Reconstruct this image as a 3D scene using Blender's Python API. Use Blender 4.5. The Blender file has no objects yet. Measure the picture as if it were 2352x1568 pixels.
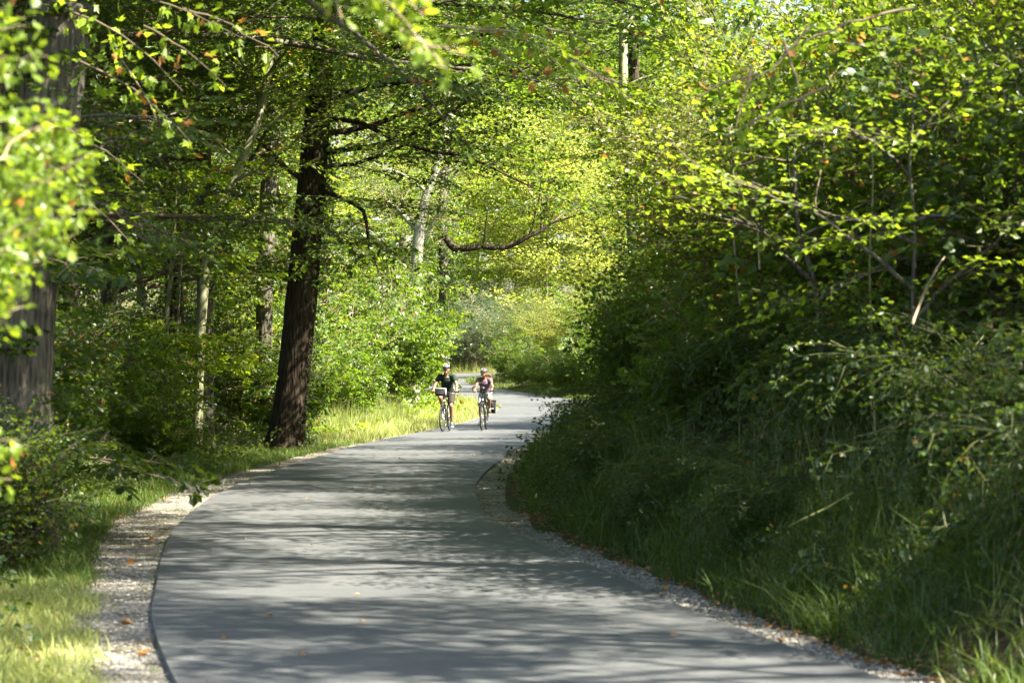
import bpy, math, random
import numpy as np
from mathutils import Vector, Matrix
C = bpy.context.scene.collection
SC = bpy.context.scene
rad = math.radians

# ------------------------------------------------------------------ camera, sky, sun, exposure
CAMZ = 1.9
F_S = 85.0 / 36.0 * 2352.0          # focal length in units of a 2352-wide picture
cd = bpy.data.cameras.new('camera'); cam = bpy.data.objects.new('camera', cd); C.objects.link(cam)
cd.lens = 85; cd.sensor_width = 36; cd.clip_start = 0.2; cd.clip_end = 3000
cam.location = (0, 0, CAMZ); cam.rotation_euler = (rad(90 + 0.44), 0, 0)
cd.dof.use_dof = True; cd.dof.focus_distance = 60.0; cd.dof.aperture_fstop = 3.8
SC.camera = cam

SUN_TO = Vector((0.88, -0.44, 0.0)).normalized() * math.cos(rad(48)) + Vector((0, 0, math.sin(rad(48))))
world = bpy.data.worlds.new('World'); SC.world = world; world.use_nodes = True
nt = world.node_tree; nt.nodes.clear()
wo = nt.nodes.new('ShaderNodeOutputWorld'); bg = nt.nodes.new('ShaderNodeBackground'); sky = nt.nodes.new('ShaderNodeTexSky')
sky.sky_type = 'NISHITA'; sky.sun_disc = False; sky.sun_elevation = rad(48)
sky.sun_rotation = math.atan2(SUN_TO.x, SUN_TO.y); sky.air_density = 1.2; sky.dust_density = 2.5; sky.ozone_density = 1.0
bg.inputs['Strength'].default_value = 0.05
nt.links.new(sky.outputs[0], bg.inputs[0]); nt.links.new(bg.outputs[0], wo.inputs[0])
sd_ = bpy.data.lights.new('sun', 'SUN'); sun = bpy.data.objects.new('sun', sd_); C.objects.link(sun)
sd_.energy = 5.0; sd_.angle = rad(0.55); sd_.color = (1.0, 0.92, 0.74)
sun.rotation_euler = SUN_TO.to_track_quat('Z', 'Y').to_euler(); sun.location = (30, -10, 40)
SC.view_settings.view_transform = 'Standard'; SC.view_settings.look = 'None'
SC.view_settings.exposure = 3.0; SC.view_settings.gamma = 1.0; SC.view_settings.use_curve_mapping = False
SC.render.engine = 'CYCLES'
SC.cycles.max_bounces = 8; SC.cycles.diffuse_bounces = 4; SC.cycles.transmission_bounces = 5; SC.cycles.glossy_bounces = 2
SC.cycles.use_denoising = True; SC.cycles.caustics_reflective = False; SC.cycles.caustics_refractive = False
SC.cycles.sample_clamp_indirect = 6.0

# ------------------------------------------------------------------ small helpers
def at(us, vs, d):
    """point seen at (us, vs) of a 2352x1568 picture at distance d"""
    return np.array(((us - 1176) / F_S * d, d, CAMZ + (827 - vs) / F_S * d))

def raw_mesh(name, V, T, mats, fm=None, rnd=None, smooth=False):
    me = bpy.data.meshes.new(name); V = np.asarray(V, np.float32); T = np.asarray(T, np.int32)
    me.vertices.add(len(V)); me.vertices.foreach_set('co', V.ravel())
    me.loops.add(T.size); me.loops.foreach_set('vertex_index', T.ravel())
    me.polygons.add(len(T)); k = T.shape[1]
    me.polygons.foreach_set('loop_start', np.arange(0, T.size, k, dtype=np.int32))
    for m in mats: me.materials.append(m)
    if fm is not None: me.polygons.foreach_set('material_index', np.asarray(fm, np.int32))
    me.polygons.foreach_set('use_smooth', np.full(len(T), smooth, dtype=bool))
    if rnd is not None:
        a = me.attributes.new('rnd', 'FLOAT', 'FACE'); a.data.foreach_set('value', np.asarray(rnd, np.float32))
    me.update(calc_edges=True)
    return me

def link(name, me, parent=None):
    o = bpy.data.objects.new(name, me); C.objects.link(o)
    if parent is not None: o.parent = parent
    return o
def tag(o, label=None, cat=None, group=None, kind=None):
    if label: o['label'] = label
    if cat: o['category'] = cat
    if group: o['group'] = group
    if kind: o['kind'] = kind
    return o
def empty(name, loc=(0, 0, 0), rz=0, label=None, cat=None, group=None):
    o = bpy.data.objects.new(name, None); C.objects.link(o); o.location = loc; o.rotation_euler = (0, 0, rz)
    o.empty_display_size = 0.2
    return tag(o, label, cat, group)

class MB:
    """collects simple shapes with face material indices, quads and triangles"""
    def __init__(s): s.v = []; s.f = []; s.m = []
    def add(s, vs, fs, m=0):
        n = len(s.v); s.v.extend([tuple(map(float, p)) for p in vs]); s.f.extend([tuple(i + n for i in f) for f in fs]); s.m.extend([m] * len(fs))
        return s
    def tube(s, pts, rr, n=8, m=0, cap=True, sq=None, upx=False):
        P = [Vector(p) for p in pts]; k = len(P)
        if not hasattr(rr, '__len__'): rr = [rr] * k
        vs = []; up = None
        for i in range(k):
            t = (P[min(i + 1, k - 1)] - P[max(i - 1, 0)]).normalized()
            if up is None:
                a = Vector((0, 0, 1)) if (abs(t.z) < 0.9 and not upx) else Vector((1, 0, 0))
                up = (a - t * a.dot(t)).normalized()
            else:
                up = (up - t * up.dot(t))
                up = up.normalized() if up.length > 1e-6 else t.orthogonal().normalized()
            w = t.cross(up)
            for j in range(n):
                a = 2 * math.pi * j / n
                q = sq[i] if sq else 1.0
                vs.append(P[i] + up * (math.cos(a) * rr[i]) + w * (math.sin(a) * rr[i] * q))
        fs = [(i * n + j, i * n + (j + 1) % n, (i + 1) * n + (j + 1) % n, (i + 1) * n + j) for i in range(k - 1) for j in range(n)]
        if cap: fs += [tuple(range(n - 1, -1, -1)), tuple((k - 1) * n + j for j in range(n))]
        return s.add(vs, fs, m)
    def ring(s, c, ax, R, r, n=40, k=8, m=0, arc=(0, 360), sx=1.0):
        """torus or arc round centre c, axis ax"""
        ax = Vector(ax).normalized(); u = Vector((0, 0, 1)); u = (u - ax * u.dot(ax)).normalized(); w = ax.cross(u); c = Vector(c)
        a0, a1 = rad(arc[0]), rad(arc[1]); full = abs(arc[1] - arc[0]) >= 360; N = n if full else n + 1
        vs = []
        for i in range(N):
            a = a0 + (a1 - a0) * i / n; d = u * math.cos(a) + w * math.sin(a)
            for j in range(k):
                b = 2 * math.pi * j / k
                vs.append(c + d * (R + r * math.cos(b)) + ax * (r * sx * math.sin(b)))
        fs = [(i * k + j, i * k + (j + 1) % k, ((i + 1) % N) * k + (j + 1) % k, ((i + 1) % N) * k + j) for i in range(N if full else N - 1) for j in range(k)]
        return s.add(vs, fs, m)
    def ell(s, c, r, n=14, k=9, m=0, rot=None, fn=None):
        c = Vector(c); vs = []
        for i in range(k + 1):
            t = math.pi * i / k
            for j in range(n):
                a = 2 * math.pi * j / n
                p = Vector((math.sin(t) * math.cos(a) * r[0], math.sin(t) * math.sin(a) * r[1], math.cos(t) * r[2]))
                if fn: p = fn(p)
                if rot: p = rot @ p
                vs.append(c + p)
        fs = [(i * n + j, (i + 1) * n + j, (i + 1) * n + (j + 1) % n, i * n + (j + 1) % n) for i in range(k) for j in range(n)]
        return s.add(vs, fs, m)
    def box(s, c, h, m=0, rot=None, taper=1.0, bev=0.0):
        c = Vector(c); vs = []
        b = bev
        for z in (-1, 1):
            k = taper if z < 0 else 1.0
            for (x, y) in ((-1, -1), (1, -1), (1, 1), (-1, 1)):
                for (ax, ay) in (((0, 1), (1, 0)) if x * y > 0 else ((1, 0), (0, 1))):
                    p = Vector((x * (h[0] - b * ax) * k, y * (h[1] - b * ay) * k, z * h[2]))
                    vs.append(c + (rot @ p if rot else p))
        fs = [tuple(range(7, -1, -1)), tuple(range(8, 16))] + [(i, (i + 1) % 8, 8 + (i + 1) % 8, 8 + i) for i in range(8)]
        return s.add(vs, fs, m)
    def mesh(s, name, mats, smooth=True):
        me = bpy.data.meshes.new(name); me.from_pydata(s.v, [], s.f)
        for m in (mats if isinstance(mats, (list, tuple)) else [mats]): me.materials.append(m)
        me.polygons.foreach_set('material_index', s.m); me.polygons.foreach_set('use_smooth', [smooth] * len(s.f)); me.update()
        return me
    def build(s, name, mats, parent=None, smooth=True):
        return link(name, s.mesh(name, mats, smooth), parent)

# ------------------------------------------------------------------ materials
def new_mat(name):
    m = bpy.data.materials.new(name); m.use_nodes = True; nt = m.node_tree; nt.nodes.clear()
    out = nt.nodes.new('ShaderNodeOutputMaterial'); return m, nt, out
def N(nt, t, **kw):
    n = nt.nodes.new('ShaderNode' + t)
    for k, v in kw.items():
        if k in n.inputs: n.inputs[k].default_value = v
        else: setattr(n, k, v)
    return n
def ramp(nt, src, stops, interp='LINEAR'):
    r = nt.nodes.new('ShaderNodeValToRGB'); cr = r.color_ramp; cr.interpolation = interp
    while len(cr.elements) < len(stops): cr.elements.new(0.5)
    for e, (p, c) in zip(cr.elements, stops): e.position = p; e.color = (*c, 1)
    nt.links.new(src, r.inputs[0]); return r
def plain(name, col, rough=0.6, metal=0.0, spec=0.4, var=0.12, scale=30.0, bump=0.0):
    m, nt, out = new_mat(name); b = N(nt, 'BsdfPrincipled', Roughness=rough, Metallic=metal)
    b.inputs['Specular IOR Level'].default_value = spec
    tc = N(nt, 'TexCoord'); no = N(nt, 'TexNoise', Scale=scale, Detail=4.0)
    nt.links.new(tc.outputs['Object'], no.inputs['Vector'])
    r = ramp(nt, no.outputs[0], [(0.25, tuple(c * (1 - var) for c in col)), (0.75, tuple(min(1, c * (1 + var)) for c in col))])
    nt.links.new(r.outputs[0], b.inputs['Base Color'])
    if bump:
        bp = N(nt, 'Bump', Strength=bump, Distance=0.01); nt.links.new(no.outputs[0], bp.inputs['Height']); nt.links.new(bp.outputs[0], b.inputs['Normal'])
    nt.links.new(b.outputs[0], out.inputs[0]); return m

def leaf_mat(name, cols, trans, tmix=0.40, rough=0.42, odd=(0.22, 0.10, 0.02), oddp=0.985):
    """cols: dark and light leaf colours; the per-leaf number rnd picks one; a few leaves have turned"""
    m, nt, out = new_mat(name)
    at_ = N(nt, 'Attribute', attribute_name='rnd')
    oi = N(nt, 'ObjectInfo')
    ad = N(nt, 'Math', operation='MULTIPLY_ADD'); ad.inputs[1].default_value = 0.30; ad.inputs[2].default_value = -0.15
    nt.links.new(oi.outputs['Random'], ad.inputs[0])
    a2 = N(nt, 'Math', operation='ADD'); nt.links.new(at_.outputs['Fac'], a2.inputs[0]); nt.links.new(ad.outputs[0], a2.inputs[1]); a2.use_clamp = True
    c0, c1 = cols; mid = tuple((a + b) / 2 for a, b in zip(c0, c1))
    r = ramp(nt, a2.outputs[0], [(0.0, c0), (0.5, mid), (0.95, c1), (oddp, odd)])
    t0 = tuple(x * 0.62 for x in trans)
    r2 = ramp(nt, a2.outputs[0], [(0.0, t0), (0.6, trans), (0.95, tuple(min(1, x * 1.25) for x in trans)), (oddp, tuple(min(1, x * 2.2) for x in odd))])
    b = N(nt, 'BsdfPrincipled', Roughness=rough); b.inputs['Specular IOR Level'].default_value = 0.45
    t = N(nt, 'BsdfTranslucent'); mx = N(nt, 'MixShader'); mx.inputs[0].default_value = tmix
    nt.links.new(r.outputs[0], b.inputs['Base Color']); nt.links.new(r2.outputs[0], t.inputs[0])
    nt.links.new(b.outputs[0], mx.inputs[1]); nt.links.new(t.outputs[0], mx.inputs[2]); nt.links.new(mx.outputs[0], out.inputs[0])
    return m

def bark_mat(name, c0, c1, scale=9.0, bump=0.6, moss=0.25, stretch=0.16):
    m, nt, out = new_mat(name); tc = N(nt, 'TexCoord'); mp = N(nt, 'Mapping'); mp.inputs['Scale'].default_value = (1, 1, stretch)
    nt.links.new(tc.outputs['Object'], mp.inputs[0])
    no = N(nt, 'TexNoise', Scale=scale, Detail=6.0, Roughness=0.65); vo = N(nt, 'TexVoronoi', Scale=scale * 2.2)
    nt.links.new(mp.outputs[0], no.inputs['Vector']); nt.links.new(mp.outputs[0], vo.inputs['Vector'])
    mu = N(nt, 'Math', operation='MULTIPLY'); nt.links.new(no.outputs[0], mu.inputs[0]); nt.links.new(vo.outputs['Distance'], mu.inputs[1])
    r = ramp(nt, mu.outputs[0], [(0.05, c0), (0.38, c1)])
    n2 = N(nt, 'TexNoise', Scale=1.6, Detail=5.0); nt.links.new(tc.outputs['Object'], n2.inputs['Vector'])
    r2 = ramp(nt, n2.outputs[0], [(0.52, (0, 0, 0)), (0.68, (moss,) * 3)])
    mx = N(nt, 'MixRGB'); mx.inputs[2].default_value = (0.07, 0.09, 0.03, 1)
    nt.links.new(r2.outputs[0], mx.inputs[0]); nt.links.new(r.outputs[0], mx.inputs[1])
    b = N(nt, 'BsdfPrincipled', Roughness=0.9); b.inputs['Specular IOR Level'].default_value = 0.15
    bp = N(nt, 'Bump', Strength=bump, Distance=0.05); nt.links.new(mu.outputs[0], bp.inputs['Height']); nt.links.new(bp.outputs[0], b.inputs['Normal'])
    nt.links.new(mx.outputs[0], b.inputs['Base Color']); nt.links.new(b.outputs[0], out.inputs[0]); return m

M = {}
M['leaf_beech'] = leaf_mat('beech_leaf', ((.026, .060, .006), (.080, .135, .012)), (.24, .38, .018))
M['leaf_bright'] = leaf_mat('bright_sunlit_leaf', ((.060, .110, .006), (.145, .21, .018)), (.42, .56, .025), 0.46)  # maple leaf green; on other plants its brightness stands in for sunlight
M['leaf_shaded'] = leaf_mat('shaded_dark_leaf', ((.012, .032, .007), (.036, .068, .012)), (.20, .30, .018), 0.40)  # darkened leaf colour that puts shade into the foliage of shaded plants
M['leaf_olive'] = leaf_mat('olive_leaf', ((.065, .095, .014), (.175, .20, .045)), (.34, .42, .035), 0.38, 0.38, (.28, .14, .04), 0.975)
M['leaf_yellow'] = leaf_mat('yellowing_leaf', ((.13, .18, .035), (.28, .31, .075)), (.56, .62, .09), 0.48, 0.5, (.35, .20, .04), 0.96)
M['leaf_blue'] = leaf_mat('blue_green_leaf', ((.030, .070, .040), (.075, .14, .075)), (.13, .22, .09), 0.35)
M['leaf_bramble'] = leaf_mat('bramble_leaf', ((.014, .036, .010), (.045, .085, .022)), (.10, .17, .02), 0.3, 0.33)
M['grass'] = leaf_mat('grass_blade', ((.026, .060, .008), (.080, .125, .020)), (.18, .26, .02), 0.35, 0.5, (.30, .24, .10), 0.94)
M['grass_dry'] = leaf_mat('dry_grass_blade', ((.09, .15, .025), (.30, .31, .11)), (.40, .44, .08), 0.35, 0.55, (.42, .33, .17), 0.8)
M['litter'] = leaf_mat('fallen_leaf', ((.16, .09, .035), (.34, .20, .08)), (.30, .16, .05), 0.15, 0.6, (.45, .18, .03), 0.9)
M['bark_dark'] = bark_mat('oak_bark', (.012, .009, .006), (.050, .038, .028), 9, 0.8, 0.15)
M['bark_mid'] = bark_mat('rough_bark', (.036, .032, .026), (.13, .118, .095), 10, 0.8, 0.45)
M['bark_grey'] = bark_mat('smooth_grey_bark', (.13, .13, .10), (.25, .25, .205), 5, 0.25, 0.35, 0.5)
M['bark_pale'] = bark_mat('pale_green_bark', (.10, .105, .06), (.24, .24, .15), 6, 0.3, 0.6, 0.4)
M['twig'] = plain('twig_bark', (.085, .065, .042), 0.85, var=0.35, scale=8)
M['twig_pale'] = plain('pale_twig_bark', (.24, .19, .12), 0.85, var=0.3, scale=8)
M['twig_green'] = plain('green_cane', (.12, .13, .045), 0.7, var=0.3, scale=8)

# ------------------------------------------------------------------ road line and ground
CL = np.array([(-40, 22), (-25, 14.5), (-12, 8.7), (-4, 5.4), (2, 3.35), (8, 1.65), (12, .65), (14.2, .10), (17.8, -.62), (20, -.93), (23, -1.38), (27, -1.93), (31.7, -2.25),
               (36.6, -2.33), (41.7, -2.2), (47, -1.95), (52, -1.66), (58, -1.1), (64, -.42), (70, .32), (76, .98), (82, 1.36), (86, 1.33),
               (90.5, .68), (97, -1.1), (103, -2.75), (107.5, -3.8), (111, -4.0), (114, -3.0), (115.6, -.4), (116.5, 5), (117.5, 15), (121, 35), (130, 60)], float)
def catmull(P, step=0.25):
    out = []
    for i in range(len(P) - 1):
        p0, p1, p2, p3 = P[max(i - 1, 0)], P[i], P[i + 1], P[min(i + 2, len(P) - 1)]
        n = max(2, int(np.linalg.norm(p2 - p1) / step))
        for k in range(n):
            t = k / n
            out.append(0.5 * ((2 * p1) + (-p0 + p2) * t + (2 * p0 - 5 * p1 + 4 * p2 - p3) * t * t + (-p0 + 3 * p1 - 3 * p2 + p3) * t ** 3))
    out.append(P[-1]); return np.array(out)
CP = catmull(CL)[:, ::-1]                       # columns x, y
for _ in range(6): CP[1:-1] = (CP[:-2] + 2 * CP[1:-1] + CP[2:]) / 4
CT = np.gradient(CP, axis=0); CT /= np.linalg.norm(CT, axis=1)[:, None]
CNR = np.stack([CT[:, 1], -CT[:, 0]], 1)        # to the right of travel
HW = np.interp(CP[:, 1], [14, 20, 28, 200], [2.02, 1.99, 1.80, 1.80])
def hprof(y):
    y = np.asarray(y, float)
    return np.where(y < 60, 0, np.where(y < 125, 3.8e-4 * (y - 60) ** 2, 1.6055 + (y - 125) * 0.03))
def signed(P):
    P = np.asarray(P, float).reshape(-1, 2); sdv = np.empty(len(P)); hw = np.empty(len(P))
    for a in range(0, len(P), 20000):
        Q = P[a:a + 20000]; D = ((Q[:, None, :] - CP[None]) ** 2).sum(2); i = D.argmin(1)
        s = ((Q - CP[i]) * CNR[i]).sum(1); sdv[a:a + 20000] = np.where(s < 0, -1, 1) * np.sqrt(D[np.arange(len(Q)), i]); hw[a:a + 20000] = HW[i]
    return sdv, hw
GX = np.concatenate([[-900, -500, -300, -180, -120, -85, -65], np.arange(-52, -14, 2.0), np.arange(-14, 14.01, 0.33), np.arange(16, 54, 2.0), [65, 85, 120, 180, 300, 500, 900]])
GY = np.concatenate([[-900, -500, -250, -120, -60, -35, -20, -10], np.arange(-4, 132, 0.42), np.arange(134, 170, 3.0), [185, 220, 280, 400, 600, 900, 1500]])
XX, YY = np.meshgrid(GX, GY)
SDG, HWG = signed(np.stack([XX.ravel(), YY.ravel()], 1)); SDG = SDG.reshape(XX.shape); HWG = HWG.reshape(XX.shape)
def sm(a, b, x):
    t = np.clip((x - a) / (b - a), 0, 1); return t * t * (3 - 2 * t)
orr = SDG - HWG; ol = -SDG - HWG
bankh = np.interp(YY, [0, 10, 16, 33, 42, 54, 62, 75, 100], [0.8, 1.2, 2.4, 2.3, 1.6, 1.4, 1.1, .9, .5])
und = 0.06 * np.sin(XX * 1.3 + YY * .31) * np.cos(YY * .9 - XX * .4) + 0.05 * np.sin(XX * .5 + 1) * np.sin(YY * .43)
ZG = hprof(YY) - 0.03 + np.where(orr > .55, bankh * (1 - np.exp(-np.clip(orr - .55, 0, 50) / 2.0)), 0) + np.where(ol > 1.0, und * sm(1.0, 2.5, ol) + 0.25 * sm(1.2, 6, ol), 0) + und * sm(1.0, 3, orr)
ZG = np.where(np.abs(SDG) < HWG, ZG - 0.03, ZG)
def grid_s(A, x, y):
    x = np.asarray(x, float); y = np.asarray(y, float)
    i = np.clip(np.searchsorted(GX, x) - 1, 0, len(GX) - 2); j = np.clip(np.searchsorted(GY, y) - 1, 0, len(GY) - 2)
    u = (x - GX[i]) / (GX[i + 1] - GX[i]); v = (y - GY[j]) / (GY[j + 1] - GY[j])
    return A[j, i] * (1 - u) * (1 - v) + A[j, i + 1] * u * (1 - v) + A[j + 1, i] * (1 - u) * v + A[j + 1, i + 1] * u * v
def gz(x, y): return grid_s(ZG, x, y)
nx, ny = len(GX), len(GY)
q = (np.arange(ny - 1)[:, None] * nx + np.arange(nx - 1)[None]).ravel()

m, nt, out = new_mat('forest_floor')
tc = N(nt, 'TexCoord'); n1 = N(nt, 'TexNoise', Scale=0.9, Detail=6.0); n2 = N(nt, 'TexNoise', Scale=14.0, Detail=8.0, Roughness=0.7)
for n in (n1, n2): nt.links.new(tc.outputs['Object'], n.inputs['Vector'])
ra = ramp(nt, n2.outputs[0], [(.3, (.018, .014, .008)), (.52, (.060, .045, .025)), (.72, (.13, .09, .045))])
rb = ramp(nt, n2.outputs[0], [(.3, (.020, .032, .008)), (.6, (.06, .085, .02))])
rc = ramp(nt, n1.outputs[0], [(.42, (0, 0, 0)), (.6, (1, 1, 1))])
mx = N(nt, 'MixRGB'); nt.links.new(rc.outputs[0], mx.inputs[0]); nt.links.new(ra.outputs[0], mx.inputs[1]); nt.links.new(rb.outputs[0], mx.inputs[2])
b = N(nt, 'BsdfPrincipled', Roughness=0.95); b.inputs['Specular IOR Level'].default_value = 0.1
bp = N(nt, 'Bump', Strength=0.8, Distance=0.06); nt.links.new(n2.outputs[0], bp.inputs['Height']); nt.links.new(bp.outputs[0], b.inputs['Normal'])
nt.links.new(mx.outputs[0], b.inputs['Base Color']); nt.links.new(b.outputs[0], out.inputs[0]); M['soil'] = m
g = link('ground', raw_mesh('ground', np.stack([XX.ravel(), YY.ravel(), ZG.ravel()], 1), np.stack([q, q + 1, q + nx + 1, q + nx], 1), [M['soil']], smooth=True))
tag(g, kind='structure')

# asphalt
m, nt, out = new_mat('asphalt')
tc = N(nt, 'TexCoord'); n1 = N(nt, 'TexNoise', Scale=0.45, Detail=5.0); n2 = N(nt, 'TexNoise', Scale=90.0, Detail=3.0, Roughness=0.8); n3 = N(nt, 'TexNoise', Scale=5.0, Detail=6.0, Roughness=0.7)
for n in (n1, n2, n3): nt.links.new(tc.outputs['Object'], n.inputs['Vector'])
mu = N(nt, 'MixRGB', blend_type='MIX'); mu.inputs[0].default_value = 0.5; nt.links.new(n1.outputs[0], mu.inputs[1]); nt.links.new(n3.outputs[0], mu.inputs[2])
m3 = N(nt, 'MixRGB'); m3.inputs[0].default_value = 0.6; nt.links.new(mu.outputs[0], m3.inputs[1]); nt.links.new(n2.outputs[0], m3.inputs[2])
ra = ramp(nt, m3.outputs[0], [(.36, (.028, .032, .037)), (.5, (.054, .058, .064)), (.66, (.098, .102, .107))])
b = N(nt, 'BsdfPrincipled', Roughness=0.72); b.inputs['Specular IOR Level'].default_value = 0.5
bp = N(nt, 'Bump', Strength=0.6, Distance=0.008); nt.links.new(n2.outputs[0], bp.inputs['Height']); nt.links.new(bp.outputs[0], b.inputs['Normal'])
vc = N(nt, 'TexVoronoi', Scale=0.55); vc.feature = 'DISTANCE_TO_EDGE'; wv = N(nt, 'TexNoise', Scale=2.5, Detail=5.0); nt.links.new(tc.outputs['Object'], wv.inputs['Vector'])
wm = N(nt, 'MixRGB'); wm.inputs[0].default_value = 0.25; nt.links.new(tc.outputs['Object'], wm.inputs[1]); nt.links.new(wv.outputs['Color'], wm.inputs[2]); nt.links.new(wm.outputs[0], vc.inputs['Vector'])
ck = ramp(nt, vc.outputs['Distance'], [(.0, (1, 1, 1)), (.012, (0, 0, 0))]); ms = N(nt, 'TexNoise', Scale=.22, Detail=2.0); nt.links.new(tc.outputs['Object'], ms.inputs['Vector']); mr = ramp(nt, ms.outputs[0], [(.50, (0, 0, 0)), (.62, (.55, .55, .55))])
mk = N(nt, 'MixRGB', blend_type='MULTIPLY'); mk.inputs[0].default_value = 1.0; nt.links.new(ck.outputs[0], mk.inputs[1]); nt.links.new(mr.outputs[0], mk.inputs[2])
fin = N(nt, 'MixRGB'); nt.links.new(mk.outputs[0], fin.inputs[0]); nt.links.new(ra.outputs[0], fin.inputs[1]); fin.inputs[2].default_value = (.018, .018, .018, 1)
nt.links.new(fin.outputs[0], b.inputs['Base Color']); nt.links.new(b.outputs[0], out.inputs[0]); M['asphalt'] = m
def ribbon(offs_l, offs_r, zl, zr, nacross=1):
    """strip between two offsets from the road centre line (arrays or numbers)"""
    L = np.broadcast_to(offs_l, len(CP)); R = np.broadcast_to(offs_r, len(CP)); V = []
    for k in range(nacross + 1):
        t = k / nacross; o_ = L * (1 - t) + R * t; P = CP + CNR * o_[:, None]
        V.append(np.column_stack([P, hprof(P[:, 1]) + zl * (1 - t) + zr * t]))
    V = np.stack(V, 1).reshape(-1, 3); w = nacross + 1; i = (np.arange(len(CP) - 1)[:, None] * w + np.arange(nacross)[None]).ravel()
    return V, np.stack([i, i + 1, i + w + 1, i + w], 1)
rs = np.random.default_rng(3)
def wob(amp, k=12, seed=0):
    r = np.random.default_rng(seed); s = r.normal(size=len(CP)); ker = np.hanning(k); return amp * np.convolve(s, ker / math.sqrt((ker ** 2).sum()), 'same')
eL = -HW + wob(.012, 21, 1); eR = HW + wob(.012, 21, 2)
parts = []
for a in (ribbon(eL, eR, .035, .035, 6), ribbon(eL - .012, eL, -.05, .035, 1), ribbon(eR, eR + .012, .035, -.05, 1)): parts.append(a)
V = np.concatenate([p[0] for p in parts]); off = np.cumsum([0] + [len(p[0]) for p in parts]); T = np.concatenate([p[1] + o_ for p, o_ in zip(parts, off)])
tag(link('road', raw_mesh('road', V, T, [M['asphalt']], smooth=False)), kind='structure')
# gravel
m, nt, out = new_mat('gravel')
tc = N(nt, 'TexCoord'); n1 = N(nt, 'TexVoronoi', Scale=38.0); n2 = N(nt, 'TexNoise', Scale=2.2, Detail=6.0)
for n in (n1, n2): nt.links.new(tc.outputs['Object'], n.inputs['Vector'])
ra = ramp(nt, n1.outputs['Color'], [(.1, (.08, .072, .06)), (.5, (.17, .16, .14)), (.9, (.28, .27, .25))])
rb = ramp(nt, n2.outputs[0], [(.45, (1, 1, 1)), (.62, (.50, .43, .32))])
mx = N(nt, 'MixRGB', blend_type='MULTIPLY'); mx.inputs[0].default_value = 1.0; nt.links.new(ra.outputs[0], mx.inputs[1]); nt.links.new(rb.outputs[0], mx.inputs[2])
b = N(nt, 'BsdfPrincipled', Roughness=0.9); b.inputs['Specular IOR Level'].default_value = 0.2
bp = N(nt, 'Bump', Strength=1.0, Distance=0.02); nt.links.new(n1.outputs['Distance'], bp.inputs['Height']); nt.links.new(bp.outputs[0], b.inputs['Normal'])
nt.links.new(mx.outputs[0], b.inputs['Base Color']); nt.links.new(b.outputs[0], out.inputs[0]); M['gravel'] = m
gwl = np.interp(CP[:, 1], [10, 20, 28, 40, 60, 90], [.62, .70, .95, .8, .4, .35]) + wob(.05, 25, 5)
gwr = np.interp(CP[:, 1], [10, 20, 28, 35, 60, 70], [.36, .42, .60, .72, .5, .12]) + wob(.04, 25, 6)
for (a, b_, zl, zr, lab) in ((-HW - gwl, -HW + .03, -.014, -.008, 'l'), (HW - .03, HW + gwr, -.008, -.012, 'r')):
    V, T = ribbon(a, b_, zl, zr, 3); tag(link('gravel_shoulder', raw_mesh('gravel_shoulder', V, T, [M['gravel']])), kind='structure')

# ------------------------------------------------------------------ leaf sprays
def leaf_shape(kind):
    """outline in the xy plane, length 1 along +x, with a little fold: verts, tris"""
    if kind == 'rh':
        v = [(0, 0, 0), (.45, -.5, .10), (1, 0, -.06), (.45, .5, .10)]; t = [(0, 1, 2), (0, 2, 3)]
    elif kind == 'ov':
        v = [(0, 0, 0), (.28, -.42, .08), (.66, -.38, .05), (1, 0, -.08), (.66, .38, .05), (.28, .42, .08)]; t = [(0, 1, 2), (0, 2, 3), (0, 3, 4), (0, 4, 5)]
    elif kind == 'lobed':     # oak
        v = [(0, 0, 0), (.20, -.20, .03), (.36, -.42, .06), (.48, -.24, .03), (.66, -.46, .05), (.80, -.22, 0), (1, 0, -.06),
             (.80, .22, 0), (.66, .46, .05), (.48, .24, .03), (.36, .42, .06), (.20, .20, .03)]
        t = [(0, 1, 2), (0, 2, 3), (0, 3, 6), (3, 4, 5), (3, 5, 6), (0, 6, 9), (6, 7, 9), (7, 8, 9), (0, 9, 10), (0, 10, 11)]
    elif kind == 'palm':      # maple
        A = [(-130, .30), (-100, .62), (-72, .40), (-48, .88), (-24, .50), (0, 1.0), (24, .50), (48, .88), (72, .40), (100, .62), (130, .30)]
        v = [(0, 0, 0)] + [(.12 + r * math.cos(rad(a)) * .9, r * math.sin(rad(a)) * .62, .05 * (r > .5) - .12 * (r > .85)) for a, r in A]
        t = [(0, i, i + 1) for i in range(1, 11)]
    elif kind == 'palm2':
        A = [(-100, .60), (-60, .45), (-38, .88), (0, 1.0), (38, .88), (60, .45), (100, .60)]
        v = [(0, 0, 0)] + [(.1 + r * math.cos(rad(a)) * .9, r * math.sin(rad(a)) * .62, .06 * (abs(a) > 50) - .1 * (abs(a) < 5)) for a, r in A]
        t = [(0, i, i + 1) for i in range(1, 7)]
    return np.array(v, float), np.array(t, int)

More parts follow.
